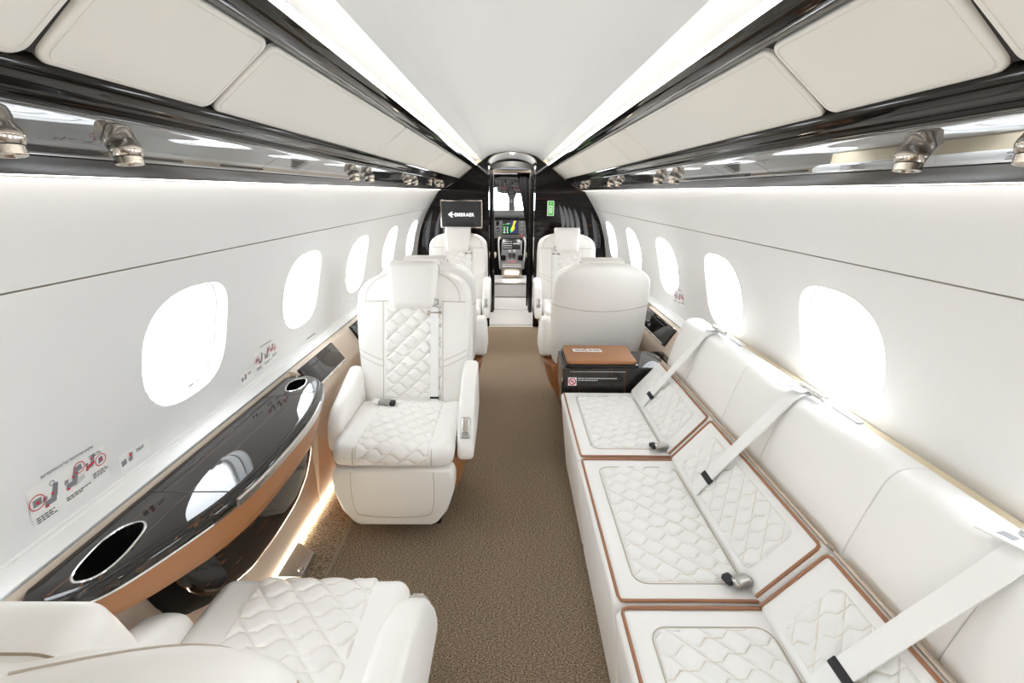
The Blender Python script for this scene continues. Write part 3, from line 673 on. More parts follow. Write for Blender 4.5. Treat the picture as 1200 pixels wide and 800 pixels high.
# ------------------------------------------------------------------ cabin seats
def build_seat(m, label, recline=0., hr_drop=0.):
    """aisle side at +x*m, faces -y; origin on the floor under the seat"""
    t = thing('cabin_seat', (0, 0, 0), label, 'seat', 'white leather cabin seats')
    # backrest centre line
    def yc(v): return .288 + (.165 + recline) * v + .018 * v * v
    def zc(v): return .375 + (.655 - recline * .25) * v
    def yo(x, v): return -.042 * (np.asarray(x) / .27) ** 2 * np.clip((np.asarray(v) - .25) / .45, 0, 1)
    def av(v):
        a = np.interp(v, [0, .25, .5, .75, 1], [.236, .262, .272, .272, .262])
        u = max(0., (v - .80) / .20); return a * max(1 - u ** 2.6 * .999, .0) ** (1 / 2.4) if v > .80 else a
    def bv(v):
        b = np.interp(v, [0, .4, 1], [.078, .070, .058]); u = max(0., (v - .90) / .10); return b * max(1 - u ** 2.2 * .99, .0) ** .5
    vs = np.concatenate([np.linspace(0, .8, 20), .8 + .2 * np.sin(np.linspace(0, PI / 2, 14))[1:]])
    nb = 4.
    ring = lambda v: [(x, yc(v) + y + yo(x, v), zc(v)) for x, y in sell(av(v), bv(v), nb, 56)]
    bk = loft(MB(), [ring(v) for v in vs], True).build('backrest', M['leather'], t, sharp=60)
    def bf(x, v):
        a = np.array([av(k) for k in v]); b = np.array([bv(k) for k in v])
        yy = np.array([yc(k) for k in v]) - b * np.maximum(1 - (np.abs(x) / a) ** nb, 0) ** (1 / nb) + yo(x, v)
        return np.stack([x, yy, np.array([zc(k) for k in v])], 1)
    L = .70; bx = .004 * m
    vq = lambda q: .50 + q / L - .045
    fnb = lambda p, q: bf(p + bx, vq(q))
    nn = np.array([0, -.965, .262])
    qp = patch(MB(), fnb, lambda p, q: np.tile(nn, (len(p), 1)), .138, .245, .0025, lambda p, q: quilt(p, q, .062, .053, mir=m) - .001, .012, sd_fn=lambda p, q: quilt(p, q, .062, .053, mir=m, dist=True)).build('quilted_panel', [M['leather'], M['quiltseam_shade']], bk, sharp=80)
    # seams across the backrest
    sm = MB(); v0 = .795; xs = np.linspace(-av(v0) * .995, av(v0) * .995, 30); tube(sm, bf(xs, np.full(30, v0)), .0022, 6)
    for sg_ in (-1, 1):
        for dv in (0, .045):
            q = np.linspace(0, 1, 12); xx = sg_ * (.143 + .118 * q); vv = .375 - dv + .075 * q ** 1.2; tube(sm, bf(xx, vv), .0013, 6)
        q = np.linspace(.0, .79, 20); tube(sm, bf(np.full(20, sg_ * .144), q), .0014, 6)
    q = np.concatenate([np.linspace(.795, .992, 30)]); 
    for sg_ in (-1, 1): tube(sm, bf(sg_ * np.array([.84 * av(k) for k in q]), q), .0016, 6)
    sm.build('seam', M['seam'], bk)
    # rear shell
    def sh(v):
        a = av(min(v, 1)) + .006; b = .055; z = .40 + (.625 - recline * .25) * v; lo = min(1, (v + .02) / .10) ** .4 if v < .08 else 1
        hi = max(1 - max(0, (v - .80) / .2) ** 2.6 * .999, 0) ** (1 / 2.4)
        a = np.interp(v, [0, .3, .7, 1], [.262, .282, .280, .262]) * hi * (.90 + .10 * lo); return [(x, yc(v) + .062 + y * max(hi, .25) - .01 * v + .6 * yo(x, v), z) for x, y in sell(a, b, 3.2, 56)]
    shl = loft(MB(), [sh(v) for v in vs], True).build('back_shell', M['leather'], t, sharp=60)
    sm = MB(); q = np.linspace(-1, 1, 41); P = []
    for x in q:
        v = .565 + .055 * x * x; rg = np.array(sh(v)); a = rg[:, 0].max(); xx = x * a * .995; yb = yc(v) + .062 - .01 * v + .055 * max(1 - (abs(xx) / a) ** 3.2, 0) ** (1 / 3.2); P.append((xx, yb + .6 * float(yo(xx, v)), rg[0, 2]))
    tube(sm, P, .0024, 6); sm.build('seam', M['seam'], shl)
    # headrest
    hv = .895 - hr_drop; tilt = -.20 - recline * 1.2
    R_ = Matrix.Rotation(tilt, 3, 'X')
    def dh(V):
        V = V.copy(); V[:, 1] -= .012 * np.cos(np.clip(V[:, 2] / .12, -1, 1) * PI / 2) * (V[:, 1] < 0); V[:, 0] *= 1 + .075 * V[:, 2] / .12 - .02; return V
    hc = (0, yc(hv) - .062, zc(hv) + .008)
    hr = rbox(MB(), (.236, .085, .222), .030, hc, 5, 6, dh, R_).build('headrest', M['leather'], t, sharp=60)
    tp = MB(); rbox(tp, (.242, .072, .016), .007, np.array(hc) + np.array(R_) @ np.array([0, .030, .108]), 3, 4, None, R_); tp.build('headrest_cap', M['leather'], hr, sharp=60)
    ss = MB(); tp_ = [(x, z) for x, z in rrect(.236, .222, .030, 6)]
    for yy in (.012, .022): tube(ss, np.array([dh(np.array([[x, yy, z]]))[0] * np.array([1.002, 1, 1.002]) for x, z in tp_]) @ np.array(R_).T + np.array(hc), .0014, 5, True)
    ss.build('stitching', M['seamdark'], hr)
    # seat cushion
    def dc(V):
        V = V.copy(); f_ = np.clip((-V[:, 1] - .12) / .12, 0, 1); V[:, 2] -= .012 * f_ ** 2 * (V[:, 2] > 0); V[:, 2] += .013 * np.clip((np.abs(V[:, 0]) - .15) / .09, 0, 1) * (V[:, 2] > 0); V[:, 1] += .012 * np.clip((np.abs(V[:, 0]) - .13) / .11, 0, 1) ** 2 * (V[:, 1] < -.1); return V
    sc_ = rbox(MB(), (.488, .455, .092), .038, (0, -.002, .389), 6, (10, 10, 2), dc).build('seat_cushion', M['leather'], t, sharp=60)
    # quilted field follows top then rolls over the front edge
    Lq = .245
    def path(q):     # q from -Lq (front) to Lq (rear)
        s1 = q + Lq; y = np.zeros_like(q); z = np.zeros_like(q); r = .038; down = .030
        a = s1 < down; y[a] = -.2295; z[a] = .362 + s1[a] + .0
        arc = (s1 >= down) & (s1 < down + r * PI / 2); th = (s1[arc] - down) / r; y[arc] = -.2295 + r * (1 - np.cos(th)); z[arc] = .392 + r * np.sin(th) - .006 * 0
        b = s1 >= down + r * PI / 2; y[b] = -.2295 + r + s1[b] - down - r * PI / 2; z[b] = .430 + .0 * s1[b]
        f_ = np.clip((-y - .12) / .12, 0, 1); z = z - .012 * f_ ** 2 * np.clip((z - .362) / .06, 0, 1); return y, z
    def fnc(p, q): y, z = path(q); return np.stack([p + bx, y, z + .0046], 1) + np.array([0, -.001, 0])
    def nrc(p, q):
        s1 = q + Lq; th = np.clip((s1 - .03) / .038, 0, PI / 2); return np.stack([np.zeros_like(p), -np.cos(th), np.sin(th)], 1)
    patch(MB(), fnc, nrc, .150, Lq, .0025, lambda p, q: quilt(p, q, .062, .053, mir=m) - .001, .008, sd_fn=lambda p, q: quilt(p, q, .062, .053, mir=m, dist=True)).build('quilted_panel', [M['leather'], M['quiltseam_shade']], sc_, sharp=80)
    sm = MB()
    for sg_ in (-1, 1): q = np.linspace(-Lq, Lq, 40); tube(sm, fnc(np.full(40, sg_ * .156), q), .0016, 6)
    sm.build('seam', M['seam'], sc_)
    # leg rest front panel
    out = [(-.236, .338), (.236, .338), (.247, .30), (.243, .235), (.215, .15), (.172, .09), (.15, .078), (-.15, .078), (-.172, .09), (-.215, .15), (-.243, .235), (-.247, .30)]
    def lf(p, q, d): return (p, -.172 - d - .022 * math.cos(min(1, abs(p) / .26) * PI / 2) * (d > 0) - .012 * math.sin((q - .07) / .27 * PI) * (d > 0), q)
    lr = prism(MB(), out, lf, -.09, .045, .022, 4).build('leg_rest', M['leather'], t, sharp=50)
    sm = MB(); P = [(-.165, .332), (-.166, .24), (-.155, .155), (-.12, .135), (0, .131), (.12, .135), (.155, .155), (.166, .24), (.165, .332)]
    Pc = bez([(x, 0, z) for x, z in P], 6); tube(sm, [lf(p[0], p[2], .0455) for p in Pc], .0014, 6); sm.build('seam', M['seam'], lr)
    # caramel tub below
    rg = []
    for z, a, b, cy in ((.02, .13, .13, .05), (.05, .15, .15, .05), (.06, .19, .19, .06), (.12, .222, .22, .065), (.20, .262, .24, .07), (.30, .288, .25, .075), (.345, .296, .252, .075), (.355, .286, .245, .075)):
        rg.append([(x, y + cy, z) for x, y in sell(a, b, 5, 48)])
    loft(MB(), rg, True).build('seat_tub', M['brown'], t, sharp=50)
    bs = MB(); rbox(bs, (.34, .36, .05), .01, (0, .05, .026), 2, 1); bs.build('base', M['blackm'], t)
    # white lower side skirts
    for sg_, nm in ((1, 'armrest'), (-1, 'armrest')):
        sx_ = sg_ * m
        if sg_ > 0: poly = [(.25, .640), (.09, .622), (-.01, .575), (-.085, .505), (-.135, .43), (-.158, .375), (-.152, .335), (-.10, .335), (.10, .345), (.27, .40)]; x0, x1 = .252, .320
        else: poly = [(.27, .605), (.12, .560), (-.03, .512), (-.078, .47), (-.095, .41), (-.092, .33), (.10, .33), (.27, .36)]; x0, x1 = .236, .306
        ar = prism(MB(), poly, lambda p, q, d: (sx_ * d, p, q), x0, x1, .026, 5).build(nm, M['leather'], t, sharp=45)
        if sg_ > 0:
            # satin latch plate on the sloping front
            c = np.array([sx_ * .287, -.111, .469]); d = np.array([0, -.05, -.075]); d /= np.linalg.norm(d); n_ = np.array([0, d[2], -d[1]]); 
            if n_[1] > 0: n_ = -n_
            Rm = np.stack([[1, 0, 0], n_, -d], 1)
            q = rbox(MB(), (.042, .016, .088), .007, c + n_ * -.003, 3, 1, None, Rm).build('control_plate', M['steel'], ar)
            q2 = MB(); rbox(q2, (.028, .010, .062), .004, c + n_ * .004 + np.array(d) * -.008, 3, 1, None, Rm); q2.build('lever', M['chrome'], q)
            q3 = MB(); rbox(q3, (.030, .004, .012), .001, c + n_ * .005 + np.array(d) * .030, 2, 1, None, Rm); q3.build('lever_slot', M['grey'], q)
        tr_ = MB(); sq = np.linspace(0, 1, 12)
        tube(tr_, [(sx_ * (x1 - .001), .22 - .22 * k, (.612 if sg_ > 0 else .570) - .03 * k - .06 * max(0, k - .6)) for k in sq], .0011, 5); tr_.build('stitching', M['seam'], ar)
    # shoulder belt
    xb = .105 * m; vv = np.linspace(.085, .765, 30); P = bf(np.full(30, xb), vv) + nn * .0135
    be = ribbon(MB(), P[::-1], (1, 0, 0), .038, .0025).build('shoulder_belt', M['web'], t)
    pb = bf(np.array([xb]), np.array([.80]))[0] + nn * .012
    o = MB(); tube(o, [pb + nn * .012 + np.array([dx, 0, -.062]) for dx in (-.034, .034)], .0105, 10); 
    tube(o, [pb + nn * .012 + np.array([x, 0, z]) for x, z in ((-.016, -.055), (-.020, -.032), (.018, -.018), (.020, .002), (-.016, .004), (-.014, -.02), (.018, -.036), (.016, -.055))], .0032, 8)
    o.build('belt_fitting', M['bronze'], be)
    o = MB(); rbox(o, (.030, .012, .05), .005, pb + nn * .008 + np.array([0, 0, -.012]), 2, 1); o.build('belt_anchor', M['lgrey'], be)
    o = MB(); rbox(o, (.026, .003, .034), .001, pb + nn * .014 + np.array([-.002 * m, .02, -.098]), 1, 1); q = o.build('belt_tag', M['white'], be)
    o = MB(); rbox(o, (.011, .003, .015), .001, pb + nn * .016 + np.array([-.002 * m, .02, -.098]), 1, 1); o.build('tag_mark', M['lgrey'], q)
    pt = bf(np.array([xb]), np.array([.105]))[0]; o = MB(); rbox(o, (.043, .008, .020), .003, pt + nn * .011, 2, 1); o.build('belt_tip', M['blackm'], be)
    # lap buckle
    bu = MB(); rbox(bu, (.060, .036, .024), .009, (-.120 * m, .165, .452), 3, 1, lambda V: V * np.array([1, 1, 1]) + np.array([0, 0, .0])); q = bu.build('buckle', M['gun'], t)
    o = MB(); rbox(o, (.026, .034, .022), .007, (-.083 * m, .160, .450), 3, 1); o.build('buckle_mouth', M['blackm'], q)
    o = MB(); ribbon(o, [(-.150 * m, .17, .452), (-.175 * m, .19, .447), (-.2 * m, .215, .43)], (0, 1, .3), .035, .003); o.build('lap_strap', M['web'], q)
    return t

def place(o, x, y, rz): o.location = (x, y, 0); o.rotation_euler = (0, 0, rz); return o
A = build_seat(1, 'white quilted cabin seat beside the side table, facing the camera'); place(A, -.482, 1.82, 0)
B = copy_tree(A); place(B, -.512, 4.08, 0); B['label'] = 'white cabin seat under the wall monitor at the front bulkhead'
C = copy_tree(A); place(C, .508, 3.06, PI)
for c_ in kids(C):
    if c_.name.startswith('headrest'): c_.location.z -= .035
C; C['label'] = 'white cabin seat seen from behind, just ahead of the sofa'
D = build_seat(-1, 'white cabin seat at the front bulkhead below the green exit sign'); place(D, .525, 4.08, 0)
E_ = copy_tree(D); place(E_, -.49, 3.06, PI); E_['label'] = 'white cabin seat mostly hidden, back to back behind the seat facing the camera'
for c_ in kids(E_):
    if c_.name.startswith('headrest'): c_.location.z -= .03
Fg = build_seat(-1, 'cropped foreground white cabin seat facing forward, seen from over its backrest', recline=.025, hr_drop=.085); place(Fg, -.512, .748, PI)
for c_ in kids(Fg):
    if c_.name.startswith('headrest'):
        c_.location.y += .02; c_.location.x += .015
        for g_ in kids(c_):
            if g_.name.startswith('headrest_cap'): bpy.data.objects.remove(g_)
Fg

# ------------------------------------------------------------------ sofa
so = thing('sofa', (.58, 1.17, 0), 'long white quilted three-place sofa with caramel piping and lap belts', 'sofa')
YS = [2.128, 1.517, .867, .215]
uL = np.array([.142, .172]); LL = np.linalg.norm(uL); uL /= LL; nL = np.array([-uL[1], uL[0]])
for k in range(3):
    ya, yb = YS[k], YS[k + 1]; ym = (ya + yb) / 2; w = ya - yb - .006
    def ds(V):
        V = V.copy(); z = V[:, 2] + .225; f_ = np.clip((.45 - z) / .43, 0, 1); V[:, 0] += .046 * f_ * (V[:, 0] < 0); return V
    cu_ = rbox(MB(), (.40, w, .43), .022, (.442, ym, .235), 5, (3, 3, 3), lambda V: ds(V - [0, 0, -.01]) + [0, 0, -.01]).build('seat_cushion', M['leather2'], so, sharp=60)
    yA, yB = ya - .010, yb + .010; pp = MB()
    P = [(.60, yA, .4495), (.45, yA, .4510), (.275, yA, .4505), (.262, yA - .003, .4495), (.258, yA - .015, .4495), (.258, yB + .015, .4495), (.262, yB + .003, .4495), (.275, yB, .4505), (.45, yB, .4510), (.60, yB, .4495)]
    ribbon_path = np.array(P if k else P[4:]); tube(pp, ribbon_path, .0044, 8); pp.build('piping', M['pipe'], cu_)
    hh = w / 2 - .062; hwx = .136
    fq = lambda p, q: np.stack([p + .448, q + ym, np.full_like(p, .4505)], 1)
    patch(MB(), fq, lambda p, q: np.tile([0, 0, 1.], (len(p), 1)), hwx, hh, .0024, lambda p, q: quilt(p, -q, .055, .050, H=.0100), .035, sd_fn=lambda p, q: quilt(p, -q, .055, .050, dist=True)).build('quilted_panel', [M['leather2'], M['quiltseam_shade']], cu_, sharp=80)
    st_ = MB(); tube(st_, [(p + .448, q + ym, .4508) for p, q in rrect(2 * hwx + .006, 2 * hh + .006, .037, 6)], .0015, 5, True); st_.build('stitching', M['seam'], cu_)
    # lower back cushion
    O = np.array([.585, .452]); th = .085
    def tb(p, q, d): xz = O + uL * (p + LL / 2) + nL * d; return (xz[0], q + ym, xz[1])
    bc = MB(); rbox(bc, (LL - .004, w, th), .018, (0, 0, 0), 4, (2, 3, 1)); V = bc.v[0]; bc.v[0] = np.array([tb(a, b, c_ - th / 2) for a, b, c_ in V])
    bc = bc.build('back_cushion', M['leather2'], so, sharp=60)
    pp = MB(); e = LL / 2 - .012; f_ = w / 2 - .010
    tube(pp, [tb(a, b, .0) for a, b in ([(-e, f_), (0, f_), (e - .012, f_), (e - .003, f_ - .003)] if k else []) + [(e, f_ - .012), (e, 0), (e, -f_ + .012), (e - .003, -f_ + .003), (e - .012, -f_), (0, -f_), (-e, -f_)]], .0044, 8); pp.build('piping', M['pipe'], bc)
    gs = MB(); a_ = np.array(tb(LL / 2 - .001, 0, -.004)); b_ = np.array(tb(LL / 2 - .001, 0, -.082)); prism(gs, [(a_[0], a_[2]), (a_[0] + .003, a_[2] + .0036), (b_[0] + .003, b_[2] + .0036), (b_[0], b_[2])], lambda p, q, d: (p, d, q), yb + .012, ya - .012); gs.build('gusset', M['tan'], bc)
    qh = w / 2 - .075; qw = LL / 2 - .030
    patch(MB(), lambda p, q: np.array([tb(a - .006, b, .0006) for a, b in zip(p, q)]), lambda p, q: np.tile([nL[0], 0, nL[1]], (len(p), 1)), qw, qh, .0024, lambda p, q: quilt(p, q, .050, .046, H=.0090), .028, sd_fn=lambda p, q: quilt(p, q, .050, .046, dist=True)).build('quilted_panel', [M['leather2'], M['quiltseam_shade']], bc, sharp=80)
    # upper back pads, split at the belt
    yb_ = [1.882, 1.248, .612][k]
    for (a, b) in ((ya, yb_), (yb_, yb)):
        pr = bez([(.768, 0, .588), (.763, 0, .608), (.780, 0, .688), (.798, 0, .752), (.812, 0, .797), (.828, 0, .822), (.855, 0, .834), (.90, 0, .832), (.925, 0, .815)], 5)
        poly = [(p[0], p[2]) for p in pr] + [(.93, .60), (.80, .56)]
        prism(MB(), poly, lambda p, q, d: (p, d, q), b + .001, a - .001, .006, 3).build('back_pad', M['leather2'], so, sharp=40)
    # belt
    be = MB()
    P = bez([(.880, yb_, .842), (.846, yb_, .843), (.821, yb_, .829), (.802, yb_ + .002, .802), (.765, yb_ + .008, .744), (.705, yb_ + .019, .652), (.655, yb_ + .028, .574), (.614, yb_ + .035, .509), (.592, yb_ + .038, .474)], 5)
    ribbon(be, P, (.0, 1, 0), .048, .003)
    P2 = P + np.array([-.004, -.012, -.004]); 
    be = be.build('lap_belt', M['web'], so)
    o = MB(); rbox(o, (.020, .054, .012), .003, (.626, yb_ + .033, .527), 2, 1, None, Matrix.Rotation(-.88, 3, 'Y')); o.build('belt_tip', M['blackm'], be)
    o = MB(); tube(o, [(.872, yb_ - .070, .852), (.866, yb_ + .035, .852)], .010, 12); q = o.build('belt_roller', M['chromeh'], be)
    o = MB()
    loft(o, [[(x, y, .8485 + dz) for x, y in ((.800, yb_ + .052), (.842, yb_ + .060), (.870, yb_ - .01), (.835, yb_ - .02))] for dz in (0, .003)], True); q2 = o.build('belt_tongue', M['white'], be)
    o = MB(); loft(o, [[(x, y, .8517 + dz) for x, y in ((.822, yb_ + .036), (.838, yb_ + .040), (.846, yb_ + .020), (.830, yb_ + .016))] for dz in (0, .0008)], True); o.build('tongue_slot', M['grey'], q2)
    o = MB(); rbox(o, (.02, .10, .006), .002, (.897, yb_ - .13, .8365), 2, 1); o.build('belt_slot', M['lgrey'], be)
    # buckle in the gap
    yk = yb + .058; o = MB()
    rbox(o, (.050, .034, .024), .010, (.574, yk - .008, .470), 4, 1, None, Matrix.Rotation(.35, 3, 'Z')); q = o.build('buckle', M['gun'], so)
    o = MB(); rbox(o, (.024, .032, .017), .006, (.547, yk + .003, .467), 3, 1, None, Matrix.Rotation(.35, 3, 'Z')); o.build('buckle_mouth', M['blackm'], q)
    o = MB(); rbox(o, (.010, .010, .010), .004, (.553, yk - .012, .476), 2, 1); o.build('release_button', M['chromeh'], q)
o = MB(); rbox(o, (.09, 1.89, .40), .01, (.855, 1.172, .36), 2, 1); o.build('back_frame', M['tan'], so)
o = MB(); rbox(o, (.50, 1.86, .05), .005, (.60, 1.172, .030), 2, 1); o.build('base', M['blackm'], so)
o = MB(); prism(o, [(.918, .79), (.976, .803), (.976, .78), (.93, .5), (.918, .5)], lambda p, q, d: (p, d, q), .215, 2.12, .003, 2); o.build('shelf', M['cream'], so)

# ------------------------------------------------------------------ cabinet between sofa and seat
cb = thing('side_cabinet', (.45, 2.28, 0), 'black ebony cabinet with caramel padded lid at the far end of the sofa', 'cabinet')
o = MB(); rbox(o, (.62, .265, .555), .010, (.562, 2.29, .2875), 3, (1, 1, 8), lambda V: V + np.stack([(V[:, 0] < 0) * .07 * np.clip((.14 - V[:, 2]) / .42, 0, 1), 0 * V[:, 0], 0 * V[:, 0]], 1)); bd = o.build('body', M['eb_z'], cb)
o = MB(); prism(o, rrect(.365, .272, .02), lambda p, q, d: (p + .452, q + 2.288, d), .567, .580, .004, 2); o.build('lid_frame', M['black'], cb)
o = MB(); prism(o, rrect(.352, .258, .026), lambda p, q, d: (p + .452, q + 2.288, d), .578, .600, .009, 4); ld = o.build('lid', M['brown'], cb)
o = MB(); prism(o, [(.325, 2.30), (.392, 2.30), (.386, 2.345), (.322, 2.345)], lambda p, q, d: (p, q, d), .600, .6012); prism(o, [(.398, 2.30), (.478, 2.30), (.470, 2.345), (.394, 2.345)], lambda p, q, d: (p, q, d), .600, .6012); sk = o.build('sticker', M['paper'], ld)
o = MB()
for x0, x1 in ((.335, .36), (.365, .385), (.405, .425), (.43, .465)): prism(o, [(x0, 2.315), (x1, 2.313), (x1, 2.33), (x0, 2.328)], lambda p, q, d: (p, q, d), .6012, .6018)
o.build('sticker_print', M['inkg'], sk, flat=True)
yf = 2.1568
o = MB(); prism(o, [(.283, .468), (.326, .468), (.326, .512), (.283, .512)], lambda p, q, d: (p, d, q), yf - .0006, yf + .001); sk = o.build('no_smoking_sign', M['white'], cb, flat=True)
o = MB(); tube(o, [(.3045 + .0165 * math.cos(a), yf - .001, .490 + .0165 * math.sin(a)) for a in np.linspace(0, 2 * PI, 28, endpoint=False)], .0027, 6, True); tube(o, [(.294, yf - .001, .501), (.315, yf - .001, .479)], .0024, 6); o.build('ring_and_slash', M['red'], sk)
o = MB(); prism(o, [(.297, .488), (.311, .488), (.311, .4925), (.297, .4925)], lambda p, q, d: (p, d, q), yf - .0015, yf); o.build('cigarette_symbol', M['ink'], sk, flat=True)
o = MB(); rn = random.Random(2)
for r, xe in ((0, .52), (1, .43)):
    x = .332
    while x < xe: 
        l = rn.uniform(.006, .016); prism(o, [(x, .505 - r * .010), (x + l, .505 - r * .010), (x + l, .5095 - r * .010), (x, .5095 - r * .010)], lambda p, q, d: (p, d, q), yf - .0006, yf + .001); x += l + .003
o.build('small_print', M['lgrey'], cb, flat=True)
o = MB(); rbox(o, (.28, .006, .004), .001, (.43, yf - .001, .545), 1, 1); o.build('lid_joint', M['chrome'], cb)
o = MB(); lathe(o, [(.008, 0), (.008, .002), (0, .002)], (.82, 2.36, .565), (0, 0, 1), 12); o.build('stud', M['blackm'], cb)

# ------------------------------------------------------------------ side table with cup holders
def side_table(sd, dy, label, deep=1.):
    Yc = 1.22 + dy
    t = thing('side_table', (sd * .80, Yc, .62), label, 'side table')
    T = lambda x, y, z: (sd * (.92 - (.92 - x) * deep), y + dy, z + ((.80 - x) * .12 * min(1, max(0, (z - .59) / .05))))
    fr = bez([(.905, .655, 0), (.855, .662, 0), (.80, .690, 0), (.765, .735, 0), (.727, .81, 0), (.690, .90, 0), (.668, 1.0, 0), (.660, 1.12, 0), (.660, 1.26, 0), (.668, 1.38, 0), (.690, 1.50, 0), (.722, 1.61, 0), (.752, 1.68, 0), (.80, 1.735, 0), (.85, 1.758, 0), (.905, 1.765, 0)], 4)[:, :2]
    out = np.array(list(fr) + [(.924, 1.74), (.924, 1.2), (.924, .68)])
    cen = np.array([.80, 1.21])
    def shr(P, d):     # pull the front inwards
        P = P.copy(); P[:, 0] = P[:, 0] + d * np.clip((.93 - P[:, 0]) / .1, 0, 1); P[:, 1] = cen[1] + (P[:, 1] - cen[1]) * (1 - d * .7); return P
    top = MB(); rg = []
    for d, z in ((.012, .652), (.0, .658), (-.002, .668), (.001, .676), (.006, .683), (.013, .6875), (.022, .690)):
        P = shr(out, d); rg.append([T(x, y, z) for x, y in P])
    # cup wells: top face is built as strips around two holes
    n = len(out); loft(top, rg, False)
    P = shr(out, .022)
    cups = [(.842, .782, .040, .084), (.838, 1.645, .034, .062)]
    def well_ring(c, k=1., N=40):
        q = sell(c[2] * k, c[3] * k, 2.6, N); a = math.radians(10 if c[1] < 1 else 14); ca, sa = math.cos(a), math.sin(a)
        return np.array([(c[0] + x * ca + y * sa, c[1] - x * sa + y * ca) for x, y in q])
    bm = bmesh.new(); outer_v = [bm.verts.new(T(x, y, .690)) for x, y in P]; es = [bm.edges.new((outer_v[i], outer_v[(i + 1) % n])) for i in range(n)]
    for c in cups:
        vv = [bm.verts.new(T(x, y, .690)) for x, y in well_ring(c)]; es += [bm.edges.new((vv[i], vv[(i + 1) % len(vv)])) for i in range(len(vv))]
    bmesh.ops.triangle_fill(bm, edges=es, use_beauty=True, normal=(0, 0, 1)); bm.verts.index_update()
    def inside(c, x, y):
        a = math.radians(10 if c[1] < 1 else 14); ca, sa = math.cos(a), math.sin(a); dx, dy_ = x - c[0], y - c[1]; u = dx * ca - dy_ * sa; v = dx * sa + dy_ * ca
        return abs(u / c[2]) ** 2.6 + abs(v / c[3]) ** 2.6 < .97
    FF = []
    for f_ in bm.faces:
        m_ = f_.calc_center_median(); 
        if not any(inside(c, .92 - (.92 - abs(m_.x)) / deep, m_.y - dy) for c in cups): FF.append(tuple(v.index for v in f_.verts))
    top.add([v.co[:] for v in bm.verts], FF); bm.free()
    to = top.build('table_top', M['eb_y'], t, sharp=40)
    for c in cups:
        o = MB(); rgs = [[T(x, y, z) for x, y in well_ring(c, k)] for k, z in ((1.0, .690), (.985, .684), (.94, .640), (.90, .612), (.86, .608))]
        loft(o, rgs[:-1], False); o.add(rgs[-2], [tuple(range(40))]); w_ = o.build('cup_well', M['black'], t, sharp=50)
        o = MB(); tube(o, [T(x, y, .6905) for x, y in well_ring(c, 1.02)], .0028, 8, True); o.build('well_rim', M['chromeh'], w_)
    # joint lines
    o = MB()
    def seg(a, b, w=.003):
        a = np.array(a); b = np.array(b); d = b - a; L_ = np.linalg.norm(d); nrm = np.array([-d[1], d[0]]) / L_ * w / 2
        loft(o, [[T(*(a - nrm), .6895), T(*(a + nrm), .6895), T(*(a + nrm), .6906), T(*(a - nrm), .6906)], [T(*(b - nrm), .6895), T(*(b + nrm), .6895), T(*(b + nrm), .6906), T(*(b - nrm), .6906)]], True)
    seg((.925, .99), (.697, .955), .004); seg((.925, 1.55), (.725, 1.552), .004); seg((.885, .985), (.885, 1.55), .005)
    o.build('joint', M['gap'], to)
    # caramel apron
    fs = fr[3:-6]; ap = MB(); rg = []
    for k, (d, z) in enumerate(((.012, .655), (.006, .648), (.006, .640), (.018, .595), (.024, .572), (.036, .566), (.06, .60), (.06, .655))):
        prof = []
        for i, (x, y) in enumerate(fs):
            f_ = abs(math.sin(PI * i / (len(fs) - 1))) ** .6; zz = .655 - (.655 - z) * (.45 + .62 * f_); prof.append(T(x + d, y, zz))
        rg.append(prof)
    rg.append(rg[0])
    V = np.array(rg); nk, nf = V.shape[:2]
    ap.add(V.reshape(-1, 3), [(a * nf + b, a * nf + b + 1, (a + 1) * nf + b + 1, (a + 1) * nf + b) for a in range(nk - 1) for b in range(nf - 1)]); ap.build('apron', M['brown'], t, sharp=50)
    # brushed metal edge handle
    hs = [p for p in fr if .93 < p[1] < 1.52]; o = MB()
    rg = [[T(x - .004, y, .672), T(x - .008, y, .668), T(x - .006, y, .650), T(x + .004, y, .646), T(x + .010, y, .655), T(x + .008, y, .672)] for x, y in hs]
    loft(o, rg, True); o.build('edge_handle', M['steel'], t)
    o = MB(); rg = [[T(x + .001, y, .657), T(x - .003, y, .656), T(x - .003, y, .651), T(x + .004, y, .650)] for x, y in fr[4:-8]]; loft(o, rg, True); o.build('edge_strip', M['chromeh'], t)
    # black lower panel bulging under the apron
    lp = MB(); rg = []; ys = np.linspace(.835, 1.76, 45)
    for y in ys:
        u = (y - .70) / 1.10; xf = float(np.interp(min(y, 1.76), fr[3:-3, 1], fr[3:-3, 0]))
        zb = float(np.interp(y, [.835, .855, .89, .95, 1.08, 1.22, 1.34, 1.45, 1.55, 1.61, 1.68, 1.76], [.60, .49, .39, .32, .272, .268, .272, .295, .35, .412, .49, .60])); zt = .60
        xt = min(xf + .055, .872); row = []
        for q in 1 - (1 - np.linspace(0, 1, 18)) ** 1.8:
            z = zt + (zb - zt) * q; x = xt + (.868 - xt) * (q ** 4.5); row.append(T(x, y, z))
        row.append(T(.872, y, zb - .004)); row.append(T(.879, y, zb - .004)); rg.append(row)
    V = np.array(rg); nk, nf = V.shape[:2]; lp.add(V.reshape(-1, 3), [(a * nf + b, a * nf + b + 1, (a + 1) * nf + b + 1, (a + 1) * nf + b) for a in range(nk - 1) for b in range(nf - 1)])
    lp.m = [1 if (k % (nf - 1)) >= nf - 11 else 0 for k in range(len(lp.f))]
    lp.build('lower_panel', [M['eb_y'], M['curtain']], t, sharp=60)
    return t
side_table(-1, 0., 'long black ebony side table with caramel apron under the windows')
side_table(1, 2.36, 'black side table with caramel apron between the facing seats on the sofa side', .42)

